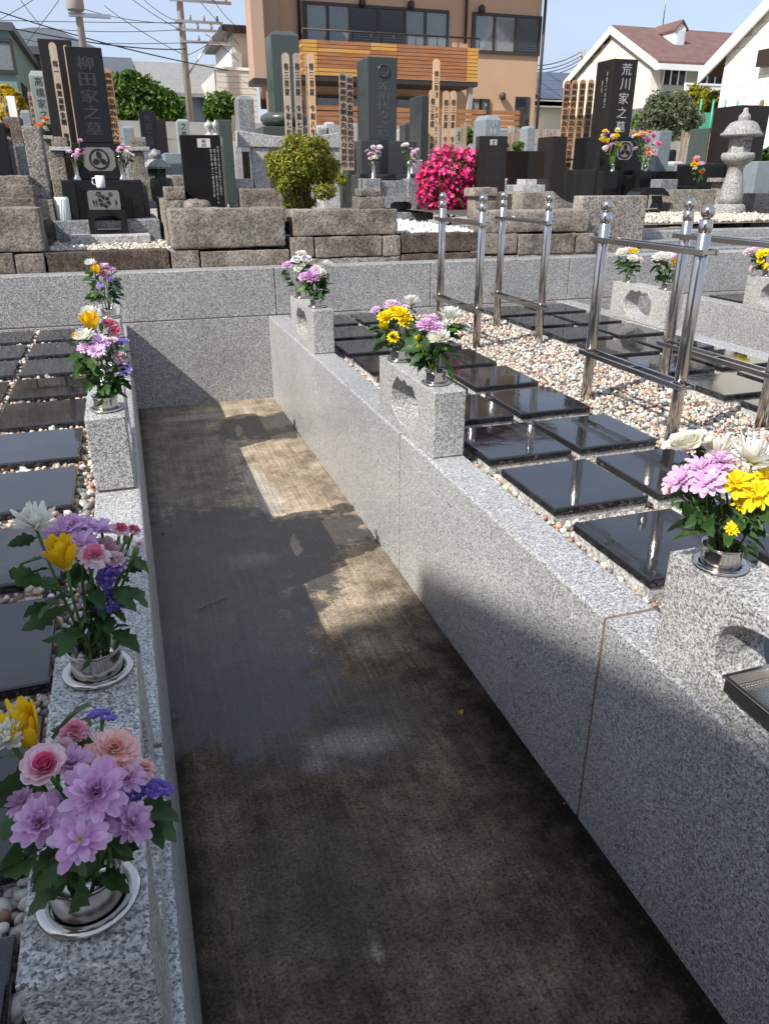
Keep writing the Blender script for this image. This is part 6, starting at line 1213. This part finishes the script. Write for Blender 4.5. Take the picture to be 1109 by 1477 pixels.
# ---- left houses
h = T('green_house', 'green rendered house with a curtained window at the left picture edge', 'house', 5, 200, 21); x0, x1, z0, z1 = h.loc(-90, 25, 42, 200, 21); B(x0, x1, 0, 6.5, .915 - h.o.z, z1).build('wall', M['green_wall'], h.t); B(x0 - .1, x1 + .12, -.12, 6.6, z1, z1 + .16).build('roof', M['roof_dk'], h.t); window(h, [(-14, 17, 'c')], 60, 101, 21, (-14, 17))
B(x1 - .01, x1 + .03, .9, 2.1, z1 - 2.4, z1 - .9).build('side_window', M['glass_dark'], h.t)
h = T('slate_roof_house', 'brown house under a hipped slate roof behind the green house', 'house', 70, 200, 28); x0, x1, z0, z1 = h.loc(40, 118, 72, 200, 28); B(x0, x1, 0, 7, .915 - h.o.z, z1).build('wall', M['brown_wall'], h.t)
za = atY(57, 39, 31.5).z - h.o.z; ex0, ex1 = x0 - .9, x1 + .7; xa = atY(57, 39, 31.5).x - h.o.x
MB().add([(ex0 - 1.5, -.7, z1), (ex1, -.7, z1), (ex1, 7.7, z1), (ex0 - 1.5, 7.7, z1), (xa - .2, 3.5, za), (xa + .5, 3.5, za), (ex0 - 1.5, -.7, z1 - .2), (ex1, -.7, z1 - .2), (ex1, 7.7, z1 - .2), (ex0 - 1.5, 7.7, z1 - .2)], [(0, 1, 5, 4), (1, 2, 5), (2, 3, 4, 5), (3, 0, 4), (6, 7, 1, 0), (7, 8, 2, 1), (8, 9, 3, 2), (9, 6, 0, 3), (9, 8, 7, 6)]).build('roof', M['roof_dk'], h.t)
h = T('slate_roof_house', 'dark slate roof peeking out right of the tall black grave', 'house', 170, 200, 32); x0, x1, z0, z1 = h.loc(135, 186, 112, 205, 32); B(x0, x1, 0, 6, .915 - h.o.z, z1).build('wall', M['blue_wall'], h.t); zr = atY(170, 87, 35).z - h.o.z; gable_roof(h.t, 'roof_dk', x0, x1, 0, 6, z1, zr, .4)
h = T('grey_roof_house', 'slate-blue house with a grey shingle roof and white bargeboard, left of the pole', 'house', 265, 200, 31); x0, x1, z0, z1 = h.loc(222, 318, 134, 205, 31); B(x0, x1, 0, 7, .915 - h.o.z, z1).build('wall', M['blue_wall'], h.t); zr = atY(255, 95, 34.5).z - h.o.z; gable_roof(h.t, 'roof_gr', x0 - .3, x1, 0, 7, z1, zr, .4); gable_roof(h.t, 'white', x0 - .72, x0 - .66 - .0, 0, 7, z1 - .2, zr - .2, .02, .3, 'bargeboard')
window(h, [(258, 268, 'c')], 141, 151, 31, (258, 268))
h = T('tiled_building', 'white tiled building with a narrow upper floor left of the tan house', 'building', 335, 200, 27); x0, x1, z0, z1 = h.loc(316, 372, 101, 205, 27)
B(x0, x1, 0, 6, .915 - h.o.z, z1).build('wall', M['tilewall'], h.t)
for k in range(26): z = z1 - .02 - k * .16; B(x0 - .012, x1, -.02, -.0, z - .145, z).build('tile_course', M['tilewall'], h.t)
a, b, c, d = h.loc(337, 372, 48, 103, 27.5); B(a, b, .5, 5, c - .2, d).build('upper_wall', M['tilewall'], h.t); B(a - .35, b, .2, 5.3, d, d + .18).build('roof', M['trim_dk'], h.t); B(x0 - .05, x1, -.06, .3, z1, z1 + .08).build('parapet_cap', M['white'], h.t)
a, b, c, d = h.loc(338, 351, 93, 101, 26.9); B(a, b, .1, .5, z1 + .081, z1 + .5).build('air_conditioner', M['white'], h.t, bevel=.02)
s = T('net_fence', 'green net fence with pale posts behind the far right graves', 'fence', 1030, 200, 17.6); x0, x1, z0, z1 = s.loc(1006, 1075, 163, 200, 17.6)
for k in range(5): xx = x0 + (x1 - x0) * k / 4; MB().tube([(xx, 0, z0 - .5), (xx, 0, z1 + .3)], .025, 6).build('post', M['net_green'], s.t)
m = MB(); nx, nz = 60, 26
for k in range(nx + 1): xx = x0 + (x1 - x0) * k / nx; m.box(xx - .011, xx + .011, -.004, .004, z0, z1)
for k in range(nz + 1): zz_ = z0 + (z1 - z0) * k / nz; m.box(x0, x1, .005, .012, zz_ - .011, zz_ + .011)
m.build('net', M['net_green'], s.t)

# ------------------------------------------------------------------ poles and wires
def pole(label, px, py, Y, r): p = atY(px, py, Y); t = thing('utility_pole', label, 'utility pole', (p.x, Y, .915)); MB().tube([(0, 0, 0), (0, 0, 14)], [r, r * .72], 12).build('shaft', M['polec'], t); return t, p
t, p1 = pole('concrete utility pole with a grey transformer at the upper left', 119, 60, 25, .105)
zc = atY(116, 6, 25).z - .915; tr = MB().lathe([(.2, -.3), (.22, -.27), (.22, .5), (.18, .56), (.05, .58)], 20).build('transformer', M['polec'], t, (-.05, -.36, zc + .1))
for dz in (-.3, .35): B(-.25, .8, -.2, -.1, zc + dz, zc + dz + .09).build('crossarm', M['steel_brushed'], t)
for k in range(5): MB().lathe([(.04, 0), (.06, .05), (.04, .1), (.06, .15), (.02, .2)], 10).build('insulator', M['trim_dk'], t, (.3 + k * .22, -.15, zc + .44))
t, p2 = pole('slim utility pole with steel crossarms beside the grey-roofed house', 268, 100, 27, .11)
for py, a, b in ((3, -.3, 1.5), (33, -.2, 1.2), (62, -.1, 1.4), (45, -.2, 1.0)):
    zc = atY(262, py, 27).z - .915; B(a, b, -.18, -.1, zc, zc + .07).build('crossarm', M['steel_brushed'], t)
    for k in range(3): MB().lathe([(.03, 0), (.05, .05), (.03, .1), (.04, .14)], 8).build('insulator', M['polec'], t, (b - .15 - k * .4, -.14, zc + .07))
zc = atY(268, 78, 27).z - .915; MB().tube([(.9, -.1, zc + .5), (0, -.1, zc - .6)], .03, 6).build('brace', M['steel_brushed'], t)
t, p3 = pole('distant pole between the tan house and the white gable', 838, 90, 48, .2); bpy.data.objects[t.name].children[0].scale = (1, 1, (atY(838, 72, 48).z - .915) / 14)
WIRES = [[(-30, 6), (157, 63), (330, 101)], [(-30, 30), (150, 63), (268, 70)], [(-20, 28), (120, 31), (262, 32)], [(150, 7), (200, 42), (262, 77)], [(185, -6), (225, 22), (262, 43)], [(-10, 32), (20, 16), (55, -6)], [(25, -8), (45, 20), (60, 36)], [(90, -8), (70, 20), (38, 62)],
         [(290, 3), (312, 28), (345, 64)], [(305, -6), (325, 22), (352, 46)], [(296, 48), (320, 66), (345, 88)], [(120, 12), (190, 28), (262, 33)], [(120, 55), (160, 62), (300, 60)], [(60, 40), (160, 45), (262, 42)], [(200, -8), (235, 20), (262, 30)], [(268, 80), (285, 72), (300, 63)], [(-20, 44), (60, 62), (150, 92)]]
for i, wv in enumerate(WIRES):
    P = [atY(a, b, 25.5 + .1 * i) for a, b in wv]; pts = [P[0] * (1 - t) ** 2 + (P[1] * 2 - (P[0] + P[2]) * .5) * 2 * t * (1 - t) + P[2] * t * t for t in [k / 14 for k in range(15)]]
    tag(MB().tube(pts, .009 if i not in (0, 1) else .016, 5).build('overhead_wire', M['cable']), f'dark overhead wire, {["highest thick cable sloping to the tiled building", "thick cable reaching the slim pole from the left edge", "nearly level wire at the upper left", "wire falling from the transformer to the slim pole", "steep wire above the slim pole crossarms", "short wire cutting the top left corner", "short steep wire at the top left corner", "wire crossing down to the slate roof", "wire falling right from the top crossarm", "wire nearest the tan house eave", "lower wire falling to the tiled building", "wire from the transformer to the second crossarm", "wire passing behind the black grave top", "level wire between the two poles", "short wire left of the slim pole top", "stay wire by the lowest crossarm", "low wire over the slate hip roof"][i]}', 'wire', 'overhead wires')
for i, (a, b, c, d) in enumerate(((762, 94, 838, 74), (762, 100, 838, 80), (762, 105, 838, 85), (762, 110, 838, 90))):
    P0, P2 = atY(a, b, 40), atY(c, d, 47.9); pts = [P0.lerp(P2, t) - Vector((0, 0, .9 * t * (1 - t))) for t in [k / 8 for k in range(9)]]; tag(MB().tube(pts, .025, 5).build('overhead_wire', M['cable']), f'{ORD[i]} wire from the top of the four between the tan house and the distant pole', 'wire', 'overhead wires')

# ------------------------------------------------------------------ hall behind the photographer that shades the near end of the aisle
hh = 8.0 ; k_ = hh / 1.0; cpt = Vector((1.06 - .95 * hh, 2.42 - .44 * hh, 0)); a_ = math.atan2(-.327, -.945)
h = thing('neighbour_hall', 'plain three-storey rendered hall standing left behind the viewpoint', 'building', cpt, a_ + math.pi)
B(-7, 0, -8, 0, 0, hh - .15).build('wall', M['stucco_dk'], h); B(-7.01, .0, -8.01, .0, hh - .15, hh).build('roof', M['roof_dk'], h)
for zc in (.9, 3.4, 5.9):
    for k in range(3): w_ = thing('window', None, None); w_.parent = h; w_.location = (0, -2.2 - k * 2.2, zc); B(0, .03, 0, 1.3, 0, 1.1).build('frame', M['trim_dk'], w_); B(.03, .035, .06, 1.24, .06, 1.04).build('pane', M['glass_dark'], w_)
